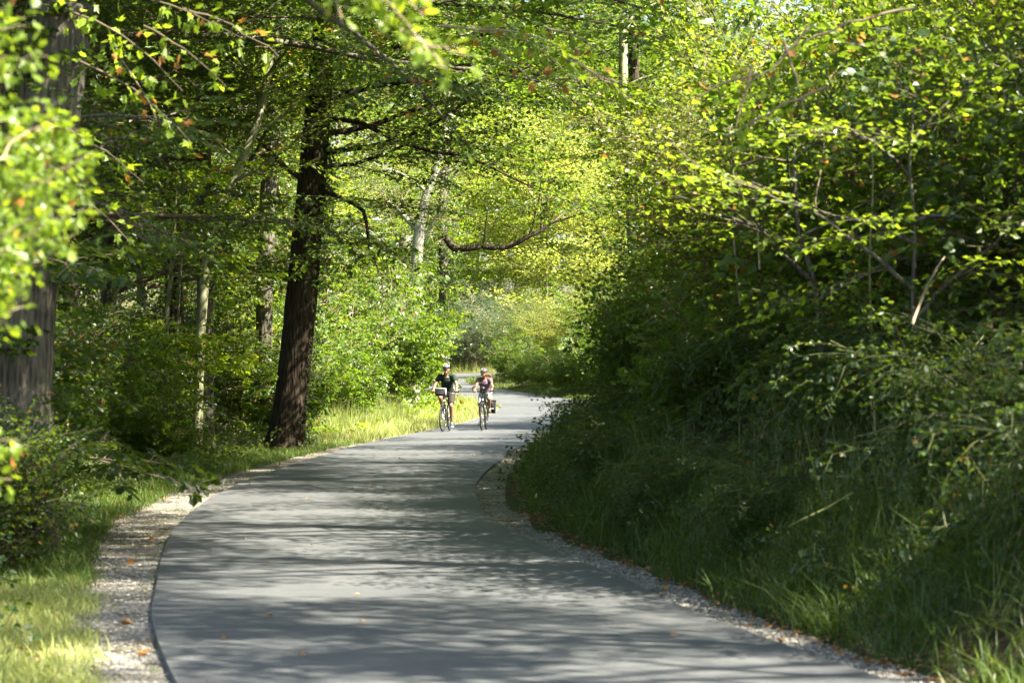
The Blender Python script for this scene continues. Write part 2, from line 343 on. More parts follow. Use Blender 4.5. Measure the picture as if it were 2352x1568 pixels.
def spray(seed, L, nside, spacing, kind, ll, lw, tilt=.35, droop=.15, pair=False, triple=False, up=.0):
    r = np.random.default_rng(seed); lv, lt = leaf_shape(kind); V = []; T = []; FM = []; LID = []; nv = 0; nl = 0
    def add_leaf(p, d, size):
        nonlocal nv, nl
        d = d / np.linalg.norm(d); nrm = np.array([0, 0, 1.0]) + r.normal(size=3) * tilt; nrm -= d * nrm.dot(d); nrm /= np.linalg.norm(nrm); s = np.cross(nrm, d)
        fold = r.uniform(.4, 1.8)
        P = p + (lv[:, :1] * d + lv[:, 1:2] * s * (lw / ll) + lv[:, 2:] * nrm * fold) * size
        V.append(P); T.append(lt + nv); FM.extend([0] * len(lt)); LID.extend([nl] * len(lt)); nv += len(P); nl += 1
    def twig(P, w):
        nonlocal nv
        for i in range(len(P) - 1):
            a, b = P[i], P[i + 1]; d = b - a; s = np.cross(d, [0, 0, 1.]); s = s / (np.linalg.norm(s) + 1e-9); w0 = w * (1 - i / len(P)); w1 = w * (1 - (i + 1) / len(P))
            Q = np.array([a - s * w0, a + s * w0, a + [0, 0, -w0 * 1.6], b - s * w1, b + s * w1, b + [0, 0, -w1 * 1.6]])
            V.append(Q); T.append(np.array([(0, 1, 4), (0, 4, 3), (1, 2, 5), (1, 5, 4)]) + nv); FM.extend([1] * 4); LID.extend([0] * 4); nv += 6
    def run(p0, d0, length, sz):
        n = max(2, int(length / spacing)); p = p0.copy(); d = d0 / np.linalg.norm(d0); P = [p.copy()]; side = 1
        for i in range(n):
            d = d + r.normal(size=3) * [.08, .08, .05] + np.array([0, 0, -droop * spacing * 2.2]); d /= np.linalg.norm(d); p = p + d * (length / n); P.append(p.copy())
            s = np.cross([0, 0, 1.], d); s /= np.linalg.norm(s)
            for sgn in ((1, -1) if pair else (side,)):
                a = rad(r.uniform(40, 70)); ld = d * math.cos(a) + s * sgn * math.sin(a) + np.array([0, 0, r.normal() * .22 - .18 + up])
                if triple:
                    q_ = p + ld * ll * .5
                    for aa in (-1.0, 0, 1.0):
                        l2 = ld * math.cos(aa) + np.cross([0, 0, 1.], ld) * math.sin(aa); add_leaf(q_, l2, sz * r.uniform(.75, 1.1) * (1.15 if aa == 0 else .85))
                else: add_leaf(p + ld * ll * .12, ld, sz * r.uniform(.7, 1.15))
            side = -side
        add_leaf(p, d, sz); twig(P[::2] if len(P) > 4 else P, .0035 + .002 * length); return P
    P = run(np.zeros(3), np.array([1, 0, .05]), L, ll)
    for k in range(nside):
        i = 1 + int((k + .5) / nside * (len(P) - 2)); d = P[i] - P[i - 1]; d /= np.linalg.norm(d); s = np.cross([0, 0, 1.], d) * (1 if k % 2 else -1)
        a = rad(r.uniform(38, 60)); run(P[i], d * math.cos(a) + s * math.sin(a) + np.array([0, 0, r.normal() * .1]), L * r.uniform(.35, .55) * (1 - .4 * k / nside), ll * .92)
    return dict(V=np.concatenate(V), T=np.concatenate(T), fm=np.array(FM), lid=np.array(LID), n=nl)

SPR = {
 'beech': [spray(s, .62, 4, .075, 'rh', .085, .058, .32, .18) for s in range(1, 5)],
 'oak': [spray(s, .50, 4, .070, 'rh', .105, .062, .55, .15) for s in range(11, 15)],
 'oakn': [spray(s, .50, 3, .080, 'lobed', .105, .070, .55, .15) for s in range(15, 18)],
 'maple': [spray(s, .60, 2, .11, 'palm2', .125, .125, .38, .30, pair=True) for s in range(21, 25)],
 'maplen': [spray(s, .55, 2, .12, 'palm', .125, .130, .42, .35, pair=True) for s in range(26, 29)],
 'hazel': [spray(s, .60, 3, .10, 'ov', .095, .085, .45, .25) for s in range(31, 35)],
 'small': [spray(s, .46, 5, .045, 'rh', .050, .030, .75, .10) for s in range(41, 45)],
 'willow': [spray(s, .60, 4, .050, 'rh', .085, .024, .6, .25, up=.15) for s in range(51, 54)],
 'bramble': [spray(s, .75, 2, .15, 'ov', .075, .062, .45, .5, triple=True) for s in range(61, 65)],
 'ivy': [spray(s, .35, 2, .06, 'palm2', .07, .075, .6, .2) for s in range(71, 74)],
}
def frames(D, UP):
    X = D / np.linalg.norm(D, axis=1)[:, None]; Z = UP - X * (UP * X).sum(1)[:, None]; Z /= (np.linalg.norm(Z, axis=1)[:, None] + 1e-9); Y = np.cross(Z, X)
    return np.stack([X, Y, Z], 2)
def stamp(tpls, pos, D, UP, sc, rng):
    pos = np.asarray(pos, float); n = len(pos); R = frames(np.asarray(D, float), np.asarray(UP, float)); sc = np.broadcast_to(sc, n); which = rng.integers(0, len(tpls), n)
    Vs = []; Ts = []; F = []; Rn = []; nv = 0
    for k, t in enumerate(tpls):
        i = np.where(which == k)[0]
        if not len(i): continue
        V = np.einsum('nij,vj->nvi', R[i], t['V']) * sc[i][:, None, None] + pos[i][:, None, :]
        T = t['T'][None] + (np.arange(len(i)) * len(t['V']))[:, None, None] + nv
        base = rng.random(len(i))[:, None]; lr = rng.random((len(i), t['n'])); lr = np.clip(.62 * lr + .38 * base, 0, 1)
        odd = rng.random(lr.shape) < .012; lr = np.where(odd, 1.0, lr * .95)
        Vs.append(V.reshape(-1, 3)); Ts.append(T.reshape(-1, 3)); F.append(np.tile(t['fm'], len(i))); Rn.append(lr[:, t['lid']].ravel()); nv += V.shape[0] * V.shape[1]
    return np.concatenate(Vs), np.concatenate(Ts), np.concatenate(F), np.concatenate(Rn)
def merge(parts):
    V = []; T = []; F = []; Rn = []; nv = 0
    for (v, t, f, r) in parts:
        V.append(v); T.append(t + nv); F.append(f); Rn.append(r); nv += len(v)
    return np.concatenate(V), np.concatenate(T), np.concatenate(F), np.concatenate(Rn)

def tube_np(P, r, n, fm=1):
    P = np.asarray(P, float); r = np.broadcast_to(r, len(P)); t = np.gradient(P, axis=0); t /= np.linalg.norm(t, axis=1)[:, None] + 1e-9
    a = np.array([0, 0, 1.]) if abs(t[0, 2]) < .8 else np.array([1., 0, 0]); u = np.cross(t, a); u /= np.linalg.norm(u, axis=1)[:, None] + 1e-9; w = np.cross(t, u)
    an = np.arange(n) * 2 * math.pi / n
    V = P[:, None] + (u[:, None] * np.cos(an)[None, :, None] + w[:, None] * np.sin(an)[None, :, None]) * r[:, None, None]
    i = np.arange(len(P) - 1)[:, None] * n; j = np.arange(n)[None]; j2 = (j + 1) % n
    A = (i + j).ravel(); B = (i + j2).ravel(); Cc = (i + n + j2).ravel(); Dd = (i + n + j).ravel()
    T = np.concatenate([np.stack([A, B, Cc], 1), np.stack([A, Cc, Dd], 1)])
    return V.reshape(-1, 3), T, np.full(len(T), fm), np.full(len(T), .5)
def curve(p0, d0, L, n, rng, bend=(0, 0, 0), jit=.06):
    p = np.array(p0, float); d = np.array(d0, float); d /= np.linalg.norm(d); P = [p.copy()]; bend = np.array(bend, float)
    for i in range(n):
        d = d + bend / n + rng.normal(size=3) * jit; d /= np.linalg.norm(d); p = p + d * L / n; P.append(p.copy())
    return np.array(P)
def interp_path(P, s):
    P = np.asarray(P); k = s * (len(P) - 1); i = min(int(k), len(P) - 2); f = k - i; return P[i] * (1 - f) + P[i + 1] * f, P[i + 1] - P[i]

def dress(P, r0, rng, wood, anc, sec=.42, secstep=.45, twstep=.26, start=.2, flat=.12, keep=1.0, minlen=.5):
    """side branches on the limb P: adds their tubes to wood and spray anchors to anc"""
    L = np.linalg.norm(np.diff(P, axis=0), axis=1).sum(); s = start; side = rng.choice([-1, 1])
    while s < 1.0:
        p, d = interp_path(P, s); d = d / np.linalg.norm(d); hz = np.cross([0, 0, 1.], d); hz /= np.linalg.norm(hz) + 1e-6
        a = rad(rng.uniform(38, 66)); dd = d * math.cos(a) + hz * side * math.sin(a) + np.array([0, 0, rng.normal() * flat + .06])
        ln = max(minlen, (1 - s) * L * sec + rng.uniform(.25, .7))
        Q = curve(p, dd, ln, 4, rng, (0, 0, -.05), .10)
        if rng.random() < keep:
            wood.append(tube_np(Q, np.linspace(max(.008, r0 * .28 * (1 - s * .6)), .004, len(Q)), 4))
            u = .15; sd2 = 1
            while u <= 1.0:
                q_, e = interp_path(Q, min(u, .999)); e = e / np.linalg.norm(e); h2 = np.cross([0, 0, 1.], e); h2 /= np.linalg.norm(h2) + 1e-6
                a2 = rad(rng.uniform(25, 60)) if u < .9 else 0; anc.append((q_, e * math.cos(a2) + h2 * sd2 * math.sin(a2) + np.array([0, 0, rng.normal() * .12])))
                u += twstep / ln; sd2 = -sd2
        side = -side; s += secstep / L * rng.uniform(.7, 1.3)
    p, d = interp_path(P, .999); anc.append((p, d))

def leafmesh(name, wood, anc, kind, scale, rng, leafm, twigm, tiltn=.25):
    pos = np.array([a[0] for a in anc]); D = np.array([a[1] for a in anc]); n = len(pos)
    UP = np.tile([0, 0, 1.], (n, 1)) + rng.normal(size=(n, 3)) * tiltn
    parts = wood + [stamp(SPR[kind], pos, D, UP, scale * rng.uniform(.8, 1.2, n), rng)]
    V, T, F, Rn = merge(parts); return raw_mesh(name, V, T, [leafm, twigm], F, Rn)

def trunk_mesh(name, P, r, mat, n=20, seed=0, flare=1.0, rough=.06):
    """furrowed tapering trunk along P"""
    P = np.asarray(P, float); k = 40; s = np.linspace(0, 1, k) ** 1.3; pts = []; rr = []
    seg = np.concatenate([[0], np.cumsum(np.linalg.norm(np.diff(P, axis=0), axis=1))]); seg /= seg[-1]
    for t in s: pts.append([np.interp(t, seg, P[:, c]) for c in range(3)]); rr.append(np.interp(t, seg, r))
    pts = np.array(pts); 
    for _ in range(3): pts[1:-1] = (pts[:-2] + 2 * pts[1:-1] + pts[2:]) / 4
    rr = np.array(rr); rng = np.random.default_rng(seed)
    V, T, F, Rn = tube_np(pts, rr, n); V = V.reshape(k, n, 3); c = pts[:, None]
    ph = rng.uniform(0, 6.28, 6); an = np.arange(n) * 2 * math.pi / n; h = pts[:, 2:3] - pts[0, 2]
    w = 1 + rough * (np.sin(an * 3 + ph[0] + h * .3) * .5 + np.sin(an * 7 + ph[1] + h * .2) * .35 + np.sin(an * 2 + ph[2] - h * .8) * .4) + rng.normal(size=(k, n)) * rough * .25
    fl = np.exp(-h / .35) * (flare - 1); w = w * (1 + fl * (1 + .45 * np.sin(an * 5 + ph[3])))
    V = c + (V - c) * w[:, :, None]
    return raw_mesh(name, V.reshape(-1, 3), T, [mat], np.zeros(len(T)), smooth=True)

def grow_tree(name, seed, H, r0, cb, R, nl, kind, leafm, bark, twigm, sscale=1.0, lean=(0, 0), lowang=8, topang=62, secstep=.5, twstep=.3, shape=1.0, keep=1.0, link_now=True):
    rng = np.random.default_rng(seed); t = empty(name)
    P = np.array([(lean[0] * s ** 1.3 + math.sin(s * 5 + seed) * .12 * H / 15, lean[1] * s + math.cos(s * 4 + seed) * .10 * H / 15, s * H - .15) for s in np.linspace(0, 1, 9)])
    link('trunk', trunk_mesh('trunk', P, np.linspace(1, .08, 9) * r0, bark, 14 if r0 > .12 else 8, seed, 1.35), t)
    wood = []; anc = []
    for i in range(nl):
        s = cb / H + (1 - cb / H) * ((i + .3) / nl) ** .9 * .97; p, d = interp_path(P, s); az = i * 2.39996 + rng.uniform(-.4, .4); k = (s - cb / H) / (1 - cb / H)
        prof = math.sqrt(max(.02, 1 - (abs(k - .32) / .74) ** 2)) ** shape; L = R * prof * rng.uniform(.72, 1.15) + .4; el = rad(lowang + (topang - lowang) * k + rng.uniform(-9, 9))
        Q = curve(p, (math.cos(az) * math.cos(el), math.sin(az) * math.cos(el), math.sin(el)), L, 7, rng, (0, 0, rng.uniform(-.45, .15)), .08)
        rl = r0 * .30 * (1 - .75 * k) + .012; wood.append(tube_np(Q, np.linspace(rl, .008, len(Q)), 6)); dress(Q, rl, rng, wood, anc, .42, secstep, twstep, .18, .14, keep)
    c = link('crown', leafmesh('crown', wood, anc, kind, sscale, rng, leafm, twigm), t); c['kind'] = 'stuff'
    return t
def grow_bush(name, seed, H, R, nst, kind, leafm, twigm, sscale=1.0, arch=-.9, secstep=.32, twstep=.22, start=.12, spread=.5, r0=.02, sidesec=.3, jit=.07):
    rng = np.random.default_rng(seed); t = empty(name); wood = []; anc = []; stems = []
    for i in range(nst):
        az = i * 2.39996 + rng.uniform(-.5, .5); rb = R * .22 * math.sqrt((i + .5) / nst); L = H * rng.uniform(.65, 1.12); o_ = spread * (.25 + .9 * (i + .5) / nst) * R / H * 1.25
        Q = curve((math.cos(az) * rb, math.sin(az) * rb, -.1), (math.cos(az) * o_, math.sin(az) * o_, 1), L, 8, rng, (math.cos(az) * .18, math.sin(az) * .18, arch), jit)
        stems.append(tube_np(Q, np.linspace(r0 * rng.uniform(.7, 1.2), .005, len(Q)), 5, 0)); dress(Q, r0, rng, wood, anc, sidesec, secstep, twstep, start, .3, 1.0, .35)
    V, T, F, Rn = merge(stems); link('stems', raw_mesh('stems', V, T, [twigm], F, smooth=True), t)
    c = link('foliage', leafmesh('foliage', wood, anc, kind, sscale, rng, leafm, twigm, .4), t); c['kind'] = 'stuff'
    return t
PROTO_USED = set()
def place(proto, x, y, label, cat, group=None, s=1.0, rz=0.0, zs=1.0, mat=None, bark=None, name=None, dz=0.0):
    """puts the source plant (first use) or a copy of it, with copies of its parts"""
    ch = [c for c in bpy.data.objects if c.parent is proto] if proto.name not in CH else CH[proto.name]
    CH[proto.name] = ch
    if proto.name in PROTO_USED:
        r = proto.copy(); C.objects.link(r); r.name = name or proto.name.split('.')[0]
        kids = []
        for c in ch: d = c.copy(); C.objects.link(d); d.parent = r; kids.append(d)
    else: r = proto; PROTO_USED.add(proto.name); kids = ch
    for k in ('group', 'label', 'category'):
        if k in r: del r[k]
    r.location = (x, y, float(gz(x, y)) + dz); r.rotation_euler = (0, 0, rz); r.scale = (s, s, s * zs); tag(r, label, cat, group)
    for d in kids:
        for i, sl in enumerate(d.material_slots):
            nm = sl.material
            if mat and d.name.split('.')[0] in ('crown', 'foliage') and i == 0: sl.link = 'OBJECT'; sl.material = mat
            elif bark and d.name.split('.')[0] == 'trunk': sl.link = 'OBJECT'; sl.material = bark
            elif sl.link == 'DATA' : pass
    return r
CH = {}
def xs(us, d): return (us - 1176) / F_S * d
exec_rng = np.random.default_rng(77)
# ------------------------------------------------------------------ source plants
LB, LO = M['leaf_beech'], M['leaf_bright']
BEECH = grow_tree('beech_tree', 101, 17, .24, 3.2, 5.0, 34, 'beech', LB, M['bark_mid'], M['twig'], 1.5, (.6, .2), secstep=.44, twstep=.27)
BEECH2 = grow_tree('beech_tree', 102, 14, .17, 2.2, 3.8, 32, 'beech', LB, M['bark_grey'], M['twig'], 1.3, (-.5, .3), secstep=.42, twstep=.22)
OAKT = grow_tree('oak_tree', 103, 15, .30, 3.8, 5.6, 32, 'oak', LB, M['bark_dark'], M['twig'], 1.6, (.3, .2), 12, 65, secstep=.45, twstep=.30)
MAPLE = grow_tree('maple_tree', 104, 8, .08, .8, 2.6, 26, 'maple', LO, M['bark_pale'], M['twig_pale'], 1.0, (.3, .1), 10, 60, .42, .30)
FARY = grow_tree('field_maple_tree', 105, 10, .14, .7, 4.2, 34, 'beech', M['leaf_yellow'], M['bark_pale'], M['twig_green'], 2.2, (.2, .1), 5, 70, .48, .34)
HAZEL = grow_bush('hazel_bush', 201, 5.2, 2.4, 24, 'hazel', LB, M['twig'], 1.15, -.35)
HAZEL2 = grow_bush('hazel_bush', 202, 3.4, 1.9, 20, 'hazel', LB, M['twig'], 1.1, -.5)
THORN = grow_bush('hawthorn_bush', 203, 5.0, 2.1, 22, 'small', M['leaf_olive'], M['twig'], 1.75, -.45, .34, .22, .10, .5, .022, .26, .12)
BRAM = grow_bush('bramble_bush', 204, 2.3, 1.6, 26, 'bramble', M['leaf_bramble'], M['twig_green'], 1.0, -1.7, .34, .24, .1, .8, .008, .25)
MAPB = grow_bush('maple_bush', 205, 3.4, 1.8, 16, 'maple', LO, M['twig_pale'], .95, -.45, .34, .26)
WILL = grow_bush('willow_bush', 206, 3.4, 2.2, 24, 'willow', M['leaf_blue'], M['twig_pale'], 1.5, -.7, .38, .24)

DK, OL, YE, BLU, BRM = M['leaf_shaded'], M['leaf_olive'], M['leaf_yellow'], M['leaf_blue'], M['leaf_bramble']
rr_ = random.Random(5)
def P_(proto, us, d, label, cat, group, s=1.0, mat=None, zs=1.0, bark=None, dz=0.0, x=None):
    return place(proto, xs(us, d) if x is None else x, d, label, cat, group, s, rr_.uniform(0, 6.28), zs, mat, bark, dz=dz)

# ---- hero trees -------------------------------------------------
def hero(name, label, cat, seed, pts, rads, mat, limbs, kind, leafm, sscale=1.0, n=22, flare=1.25, secstep=.42, twstep=.27, limbmat=None, group=None, sec=.42, start=.16, extra=None):
    """a tree along given points; limbs: (fraction of trunk, direction, length, radius, bend z)"""
    rng = np.random.default_rng(seed); b = np.array(pts[0], float); t = empty(name, tuple(b), 0, label, cat, group)
    P = np.array(pts, float) - b; link('trunk', trunk_mesh('trunk', P, rads, mat, n, seed, flare), t); wood = []; anc = []
    for (s, d, L, r, bz) in limbs:
        p, _ = interp_path(P, s); Q = curve(p, d, L, 11, rng, (0, 0, bz), .13)
        V, T, F, Rn = tube_np(Q, r * np.linspace(1, .12, len(Q)) ** 1.2 + .004, 8); link('limb', raw_mesh('limb', V, T, [limbmat or mat], np.zeros(len(T)), smooth=True), t)
        dress(Q, r, rng, wood, anc, sec, secstep, twstep, start, .26)
    if extra: extra(P, rng, wood, anc)
    if anc: c = link('crown', leafmesh('crown', wood, anc, kind, sscale, rng, leafm, M['twig']), t); c['kind'] = 'stuff'
    return t
def gpt(us, d, dz=-.1): x = xs(us, d); return (x, d, float(gz(x, d)) + dz)
def path(d, *uv, dd=None):
    return [gpt(uv[0][0], d)] + [tuple(at(u, v, d)) for u, v in uv[1:]]

# main oak: thick, near black, leaning a little to the right
mp_ = path(50.7, (655, 1040), (672, 900), (692, 700), (708, 520), (722, 350), (735, 200), (747, 60), (760, -120), (770, -330), (775, -560))
hero('oak_tree', 'thick dark-barked oak with a straight bare trunk at the left road edge', 'tree', 301, mp_,
     [.375, .345, .325, .305, .285, .265, .25, .22, .15, .04], M['bark_dark'],
     [(.385, (1, -.55, .30), 4.6, .06, -.5), (.42, (.9, .5, .12), 5.6, .05, -.25), (.44, (1, -.2, .02), 6.4, .06, .1), (.475, (1, .25, .22), 7.0, .065, -.35), (.50, (.95, -.5, .16), 6.4, .055, -.1), (.53, (1, .1, .40), 7.4, .07, -.5),
      (.40, (-.9, -.5, .25), 3.8, .06, -.3), (.55, (-1, .1, .4), 5, .09, -.2), (.58, (1, -.35, .5), 6.4, .09, -.5), (.60, (.2, 1, .4), 4.6, .08, -.1), (.63, (1, .5, .5), 6, .09, -.2), (.66, (-.6, -1, .5), 4.5, .08, -.1),
      (.70, (.9, -.8, .5), 5.5, .08, -.1), (.74, (-1, .6, .6), 4.5, .07, 0), (.78, (.8, .2, .7), 5, .07, 0), (.83, (-.3, -.8, .8), 4, .06, 0), (.88, (.6, .5, .9), 4, .05, 0), (.94, (-.4, .3, 1), 3.5, .04, 0)],
     'beech', LB, 1.35, 26, 1.35, .36, .27)
# near left oak
np_ = path(24, (52, 1270), (52, 900), (60, 740), (75, 520), (100, 330), (122, 150), (140, 0), (160, -200), (180, -480), (190, -700))
hero('oak_tree', 'massive rough-barked leaning oak at the far left', 'tree', 302, np_,
     [.31, .28, .265, .27, .30, .32, .31, .26, .18, .04], M['bark_mid'],
     [(.36, (1, -.5, .3), 1.6, .03, -.4), (.41, (.9, .6, .4), 1.8, .03, -.4), (.46, (.8, -.8, .5), 1.8, .03, -.4), (.72, (1, .3, .5), 4.5, .07, -.1), (.74, (-.7, -.8, .3), 3.5, .08, 0), (.76, (1, -.2, .5), 5, .08, -.1),
      (.78, (.8, .8, .5), 5, .09, -.2), (.75, (1, -.6, .6), 5, .08, -.2), (.80, (-.9, .3, .6), 4.5, .08, 0), (.86, (.9, .2, .7), 4.5, .07, 0), (.92, (.2, -.7, .9), 4, .06, 0)],
     'oak', DK, 1.0, 26, 1.3)
# second trunk, dappled, left of the main oak
hero('beech_tree', 'slim brown beech trunk with sun dapples, second trunk left of the thick dark oak', 'tree', 303,
     path(51, (470, 1020), (470, 860), (471, 700), (474, 540), (466, 400), (466, 260), (472, 100), (476, -60), (480, -250), (482, -420)), [.20, .19, .18, .175, .17, .165, .15, .12, .08, .03], M['bark_mid'],
     [(.42, (.9, -.4, .4), 4, .06, -.1), (.47, (-1, -.4, .3), 4, .06, -.1), (.52, (1, .3, .5), 4.6, .07, -.1), (.57, (.3, -1, .4), 4, .06, -.1), (.62, (-1, .4, .5), 4.5, .06, 0), (.68, (.8, .8, .6), 4.5, .06, 0),
      (.74, (.8, -.6, .7), 4, .05, 0), (.8, (-.8, -.3, .8), 4, .05, 0), (.88, (.3, .6, 1), 3.5, .04, 0)], 'beech', LB, 1.1, 16)
hero('beech_tree', 'pale-spotted beech trunk seen just left of the thick dark oak', 'tree', 304,
     path(60, (606, 1000), (606, 800), (608, 640), (612, 480), (622, 340), (636, 190), (648, 60), (655, -120), (660, -300)), [.23, .215, .21, .20, .19, .17, .14, .09, .03], M['bark_mid'],
     [(.48, (-.9, -.5, .5), 4, .07, -.1), (.52, (1, -.4, .5), 4.6, .08, -.1), (.58, (-.8, .6, .6), 4.4, .07, 0), (.63, (.8, -.8, .5), 4.6, .06, 0), (.69, (-1, -.3, .7), 4, .06, 0), (.76, (.9, .4, .7), 4, .06, 0), (.84, (0, -.8, .9), 3.5, .05, 0)],
     'beech', LB, 1.15, 16)
hero('maple_tree', 'leaning young tree with a crooked thin stem bending right, between the two left trunks', 'tree', 305,
     path(47, (452, 1045), (458, 800), (470, 620), (500, 480), (545, 385), (590, 300), (608, 200), (628, 110), (650, 0), (665, -120)), [.10, .10, .10, .095, .085, .08, .07, .05, .04, .02], M['bark_pale'],
     [(.40, (1, -.4, .6), 2.4, .035, -.1), (.46, (-.8, -.4, .6), 2.6, .03, -.1), (.55, (1, .2, .5), 2.6, .03, 0), (.62, (-.9, .3, .7), 2.6, .03, 0), (.7, (.8, -.5, .8), 2.4, .03, 0), (.8, (-.6, -.6, 1), 2.2, .025, 0), (.9, (.6, .2, 1), 2, .02, 0)],
     'beech', LO, 1.0, 10)
# grey beech with the fork
def forked(P, rng, wood, anc): pass
gt = hero('beech_tree', 'smooth grey beech with a forked top, sunlit, standing left of the cyclists', 'tree', 306,
     path(83, (950, 905), (950, 840), (952, 760), (955, 640), (960, 560), (965, 500), (978, 450), (1000, 400), (1016, 350), (1030, 230), (1040, 100)), [.22, .21, .20, .20, .19, .19, .15, .13, .12, .08, .02], M['bark_grey'],
     [(.44, (-.4, .1, 1), 2.6, .12, -.1), (.40, (.75, -.2, .8), 3.0, .065, .1), (.62, (-.9, -.4, .4), 3.2, .05, 0), (.68, (1, -.4, .5), 3.6, .06, 0), (.75, (-.9, .5, .6), 3.4, .05, 0), (.82, (.8, .4, .7), 3.2, .04, 0), (.9, (-.5, -.4, 1), 3, .04, 0)],
     'small', YE, 1.8, 18, 1.15)
hero('oak_tree', 'ivy-clad dark tree whose crooked bare limb curves out over the road', 'tree', 307,
     path(88, (1018, 900), (1018, 760), (1020, 640), (1018, 560), (1012, 480), (1020, 400), (1030, 300), (1045, 150), (1060, 0), (1065, -100)), [.20, .19, .18, .18, .18, .17, .14, .10, .07, .03], M['bark_mid'],
     [(.60, (1, -.5, .5), 4, .06, 0), (.66, (-.8, -.6, .5), 4, .06, 0), (.72, (1, .5, .6), 4, .06, 0), (.8, (-.7, .4, .8), 3.5, .05, 0), (.88, (.6, -.5, 1), 3, .04, 0)], 'oak', DK, 1.2, 14)
tt = [o for o in C.objects if o.get('label', '').startswith('ivy-clad')][0]
bl = np.array([at(u, v, 87) for u, v in ((1017, 535), (1042, 574), (1075, 570), (1110, 566), (1150, 572), (1185, 560), (1215, 542), (1245, 530), (1262, 512), (1292, 505))]) - np.array(tt.location)
sp = []
for i in range(len(bl) - 1):
    for k in range(4): sp.append(bl[i] * (1 - k / 4) + bl[i + 1] * k / 4)
sp.append(bl[-1]); sp = np.array(sp)
for _ in range(2): sp[1:-1] = (sp[:-2] + 2 * sp[1:-1] + sp[2:]) / 4
V, T, F, Rn = tube_np(sp, np.linspace(.15, .045, len(sp)), 10); link('limb', raw_mesh('limb', V, T, [M['bark_dark']], np.zeros(len(T)), smooth=True), tt)
rg = np.random.default_rng(9); ti_ = np.array(path(88, (1018, 900), (1018, 760), (1020, 640), (1018, 560), (1012, 480), (1020, 400), (1030, 300))) - np.array(tt.location); ip = []; idd = []
for k in range(230):
    p, d = interp_path(ti_, rg.uniform(.05, .98)); az = rg.uniform(0, 6.28); nn = np.array([math.cos(az), math.sin(az), 0]); ip.append(p + nn * .17); idd.append(nn + np.array([0, 0, -.5]))
V, T, F, Rn = stamp(SPR['ivy'], np.array(ip), np.array(idd), np.array(idd) * 0 + [.3, -.6, 1], rg.uniform(1.0, 1.8, len(ip)), rg); c = link('ivy', raw_mesh('ivy', V, T, [LB, M['twig']], F, Rn), tt); c['kind'] = 'stuff'
w_ = []; a_ = []
for (i, d, L) in ((24, (.5, -.3, 1), 2.6), (30, (.9, .1, .5), 2.4), (36, (1, -.2, .2), 2.8), (28, (.2, -.2, 1), 2.2), (12, (.1, -.3, 1), 1.8)):
    Q = curve(sp[i], d, L, 6, rg, (0, 0, -.2), .1); w_.append(tube_np(Q, np.linspace(.05, .01, 7), 6)); dress(Q, .05, rg, w_, a_, .5, .4, .25)
c = link('crown', leafmesh('crown', w_, a_, 'oak', 1.1, rg, DK, M['twig']), tt); c['kind'] = 'stuff'
# right pair of trunks
hero('ash_tree', 'slender pale trunk rising out of the right-hand bushes, left one of a close pair', 'tree', 308,
     path(50, (1462, 1010), (1460, 860), (1452, 560), (1446, 390), (1436, 280), (1430, 180), (1432, 60), (1436, -60), (1440, -260)), [.115, .11, .105, .10, .10, .095, .09, .08, .03], M['bark_pale'],
     [(.60, (.9, -.4, .6), 2.6, .04, -.1), (.74, (.6, .8, .7), 3, .04, 0), (.82, (-.7, -.5, .8), 3, .03, 0), (.9, (.6, .4, 1), 2.6, .03, 0)], 'beech', LB, 1.0, 12)
hero('oak_tree', 'dark straight trunk close behind the slender pale one in the right-hand bushes', 'tree', 309,
     path(55, (1480, 990), (1478, 860), (1474, 560), (1470, 390), (1462, 280), (1456, 180), (1455, 60), (1458, -60), (1460, -220)), [.15, .14, .135, .13, .125, .12, .115, .10, .03], M['bark_dark'],
     [(.60, (-1, -.5, .4), 4, .06, -.2), (.66, (-1, .3, .5), 4.4, .06, -.2), (.7, (.9, -.4, .5), 3.6, .05, -.1), (.78, (-.6, -.8, .7), 3.6, .05, 0), (.85, (.8, .5, .8), 3.2, .04, 0), (.92, (-.6, .5, 1), 3, .04, 0)], 'oak', DK, 1.05, 12)
# saplings on the left
for k, (lab, uv, r0) in enumerate((('thin pole-like maple sapling in a sun patch on the left forest edge', ((378, 985), (378, 860), (384, 720), (394, 600), (402, 500), (406, 420)), .045),
                    ('thinner second maple sapling beside the pole-like one on the left', ((398, 975), (402, 860), (408, 740), (414, 640), (420, 560), (424, 500)), .028))):
    hero('maple_sapling', lab, 'sapling', 320 + k, path(42 + k * .7, *uv), [r0, r0 * .95, r0 * .85, r0 * .7, r0 * .5, .01], M['bark_pale'],
         [(.25, (1, -.5, .1), 1.1, .012, -.2), (.3, (.7, -1, .2), 1.2, .012, -.3), (.38, (-.6, -.9, .2), 1.0, .012, -.3), (.6, (1, -.2, .3), 1.2, .012, -.1), (.72, (-1, -.3, .4), 1.1, .012, 0), (.85, (.5, -.7, .6), 1.0, .01, 0)], 'maple', LO, .85, 8, 1.1, .3, .22)

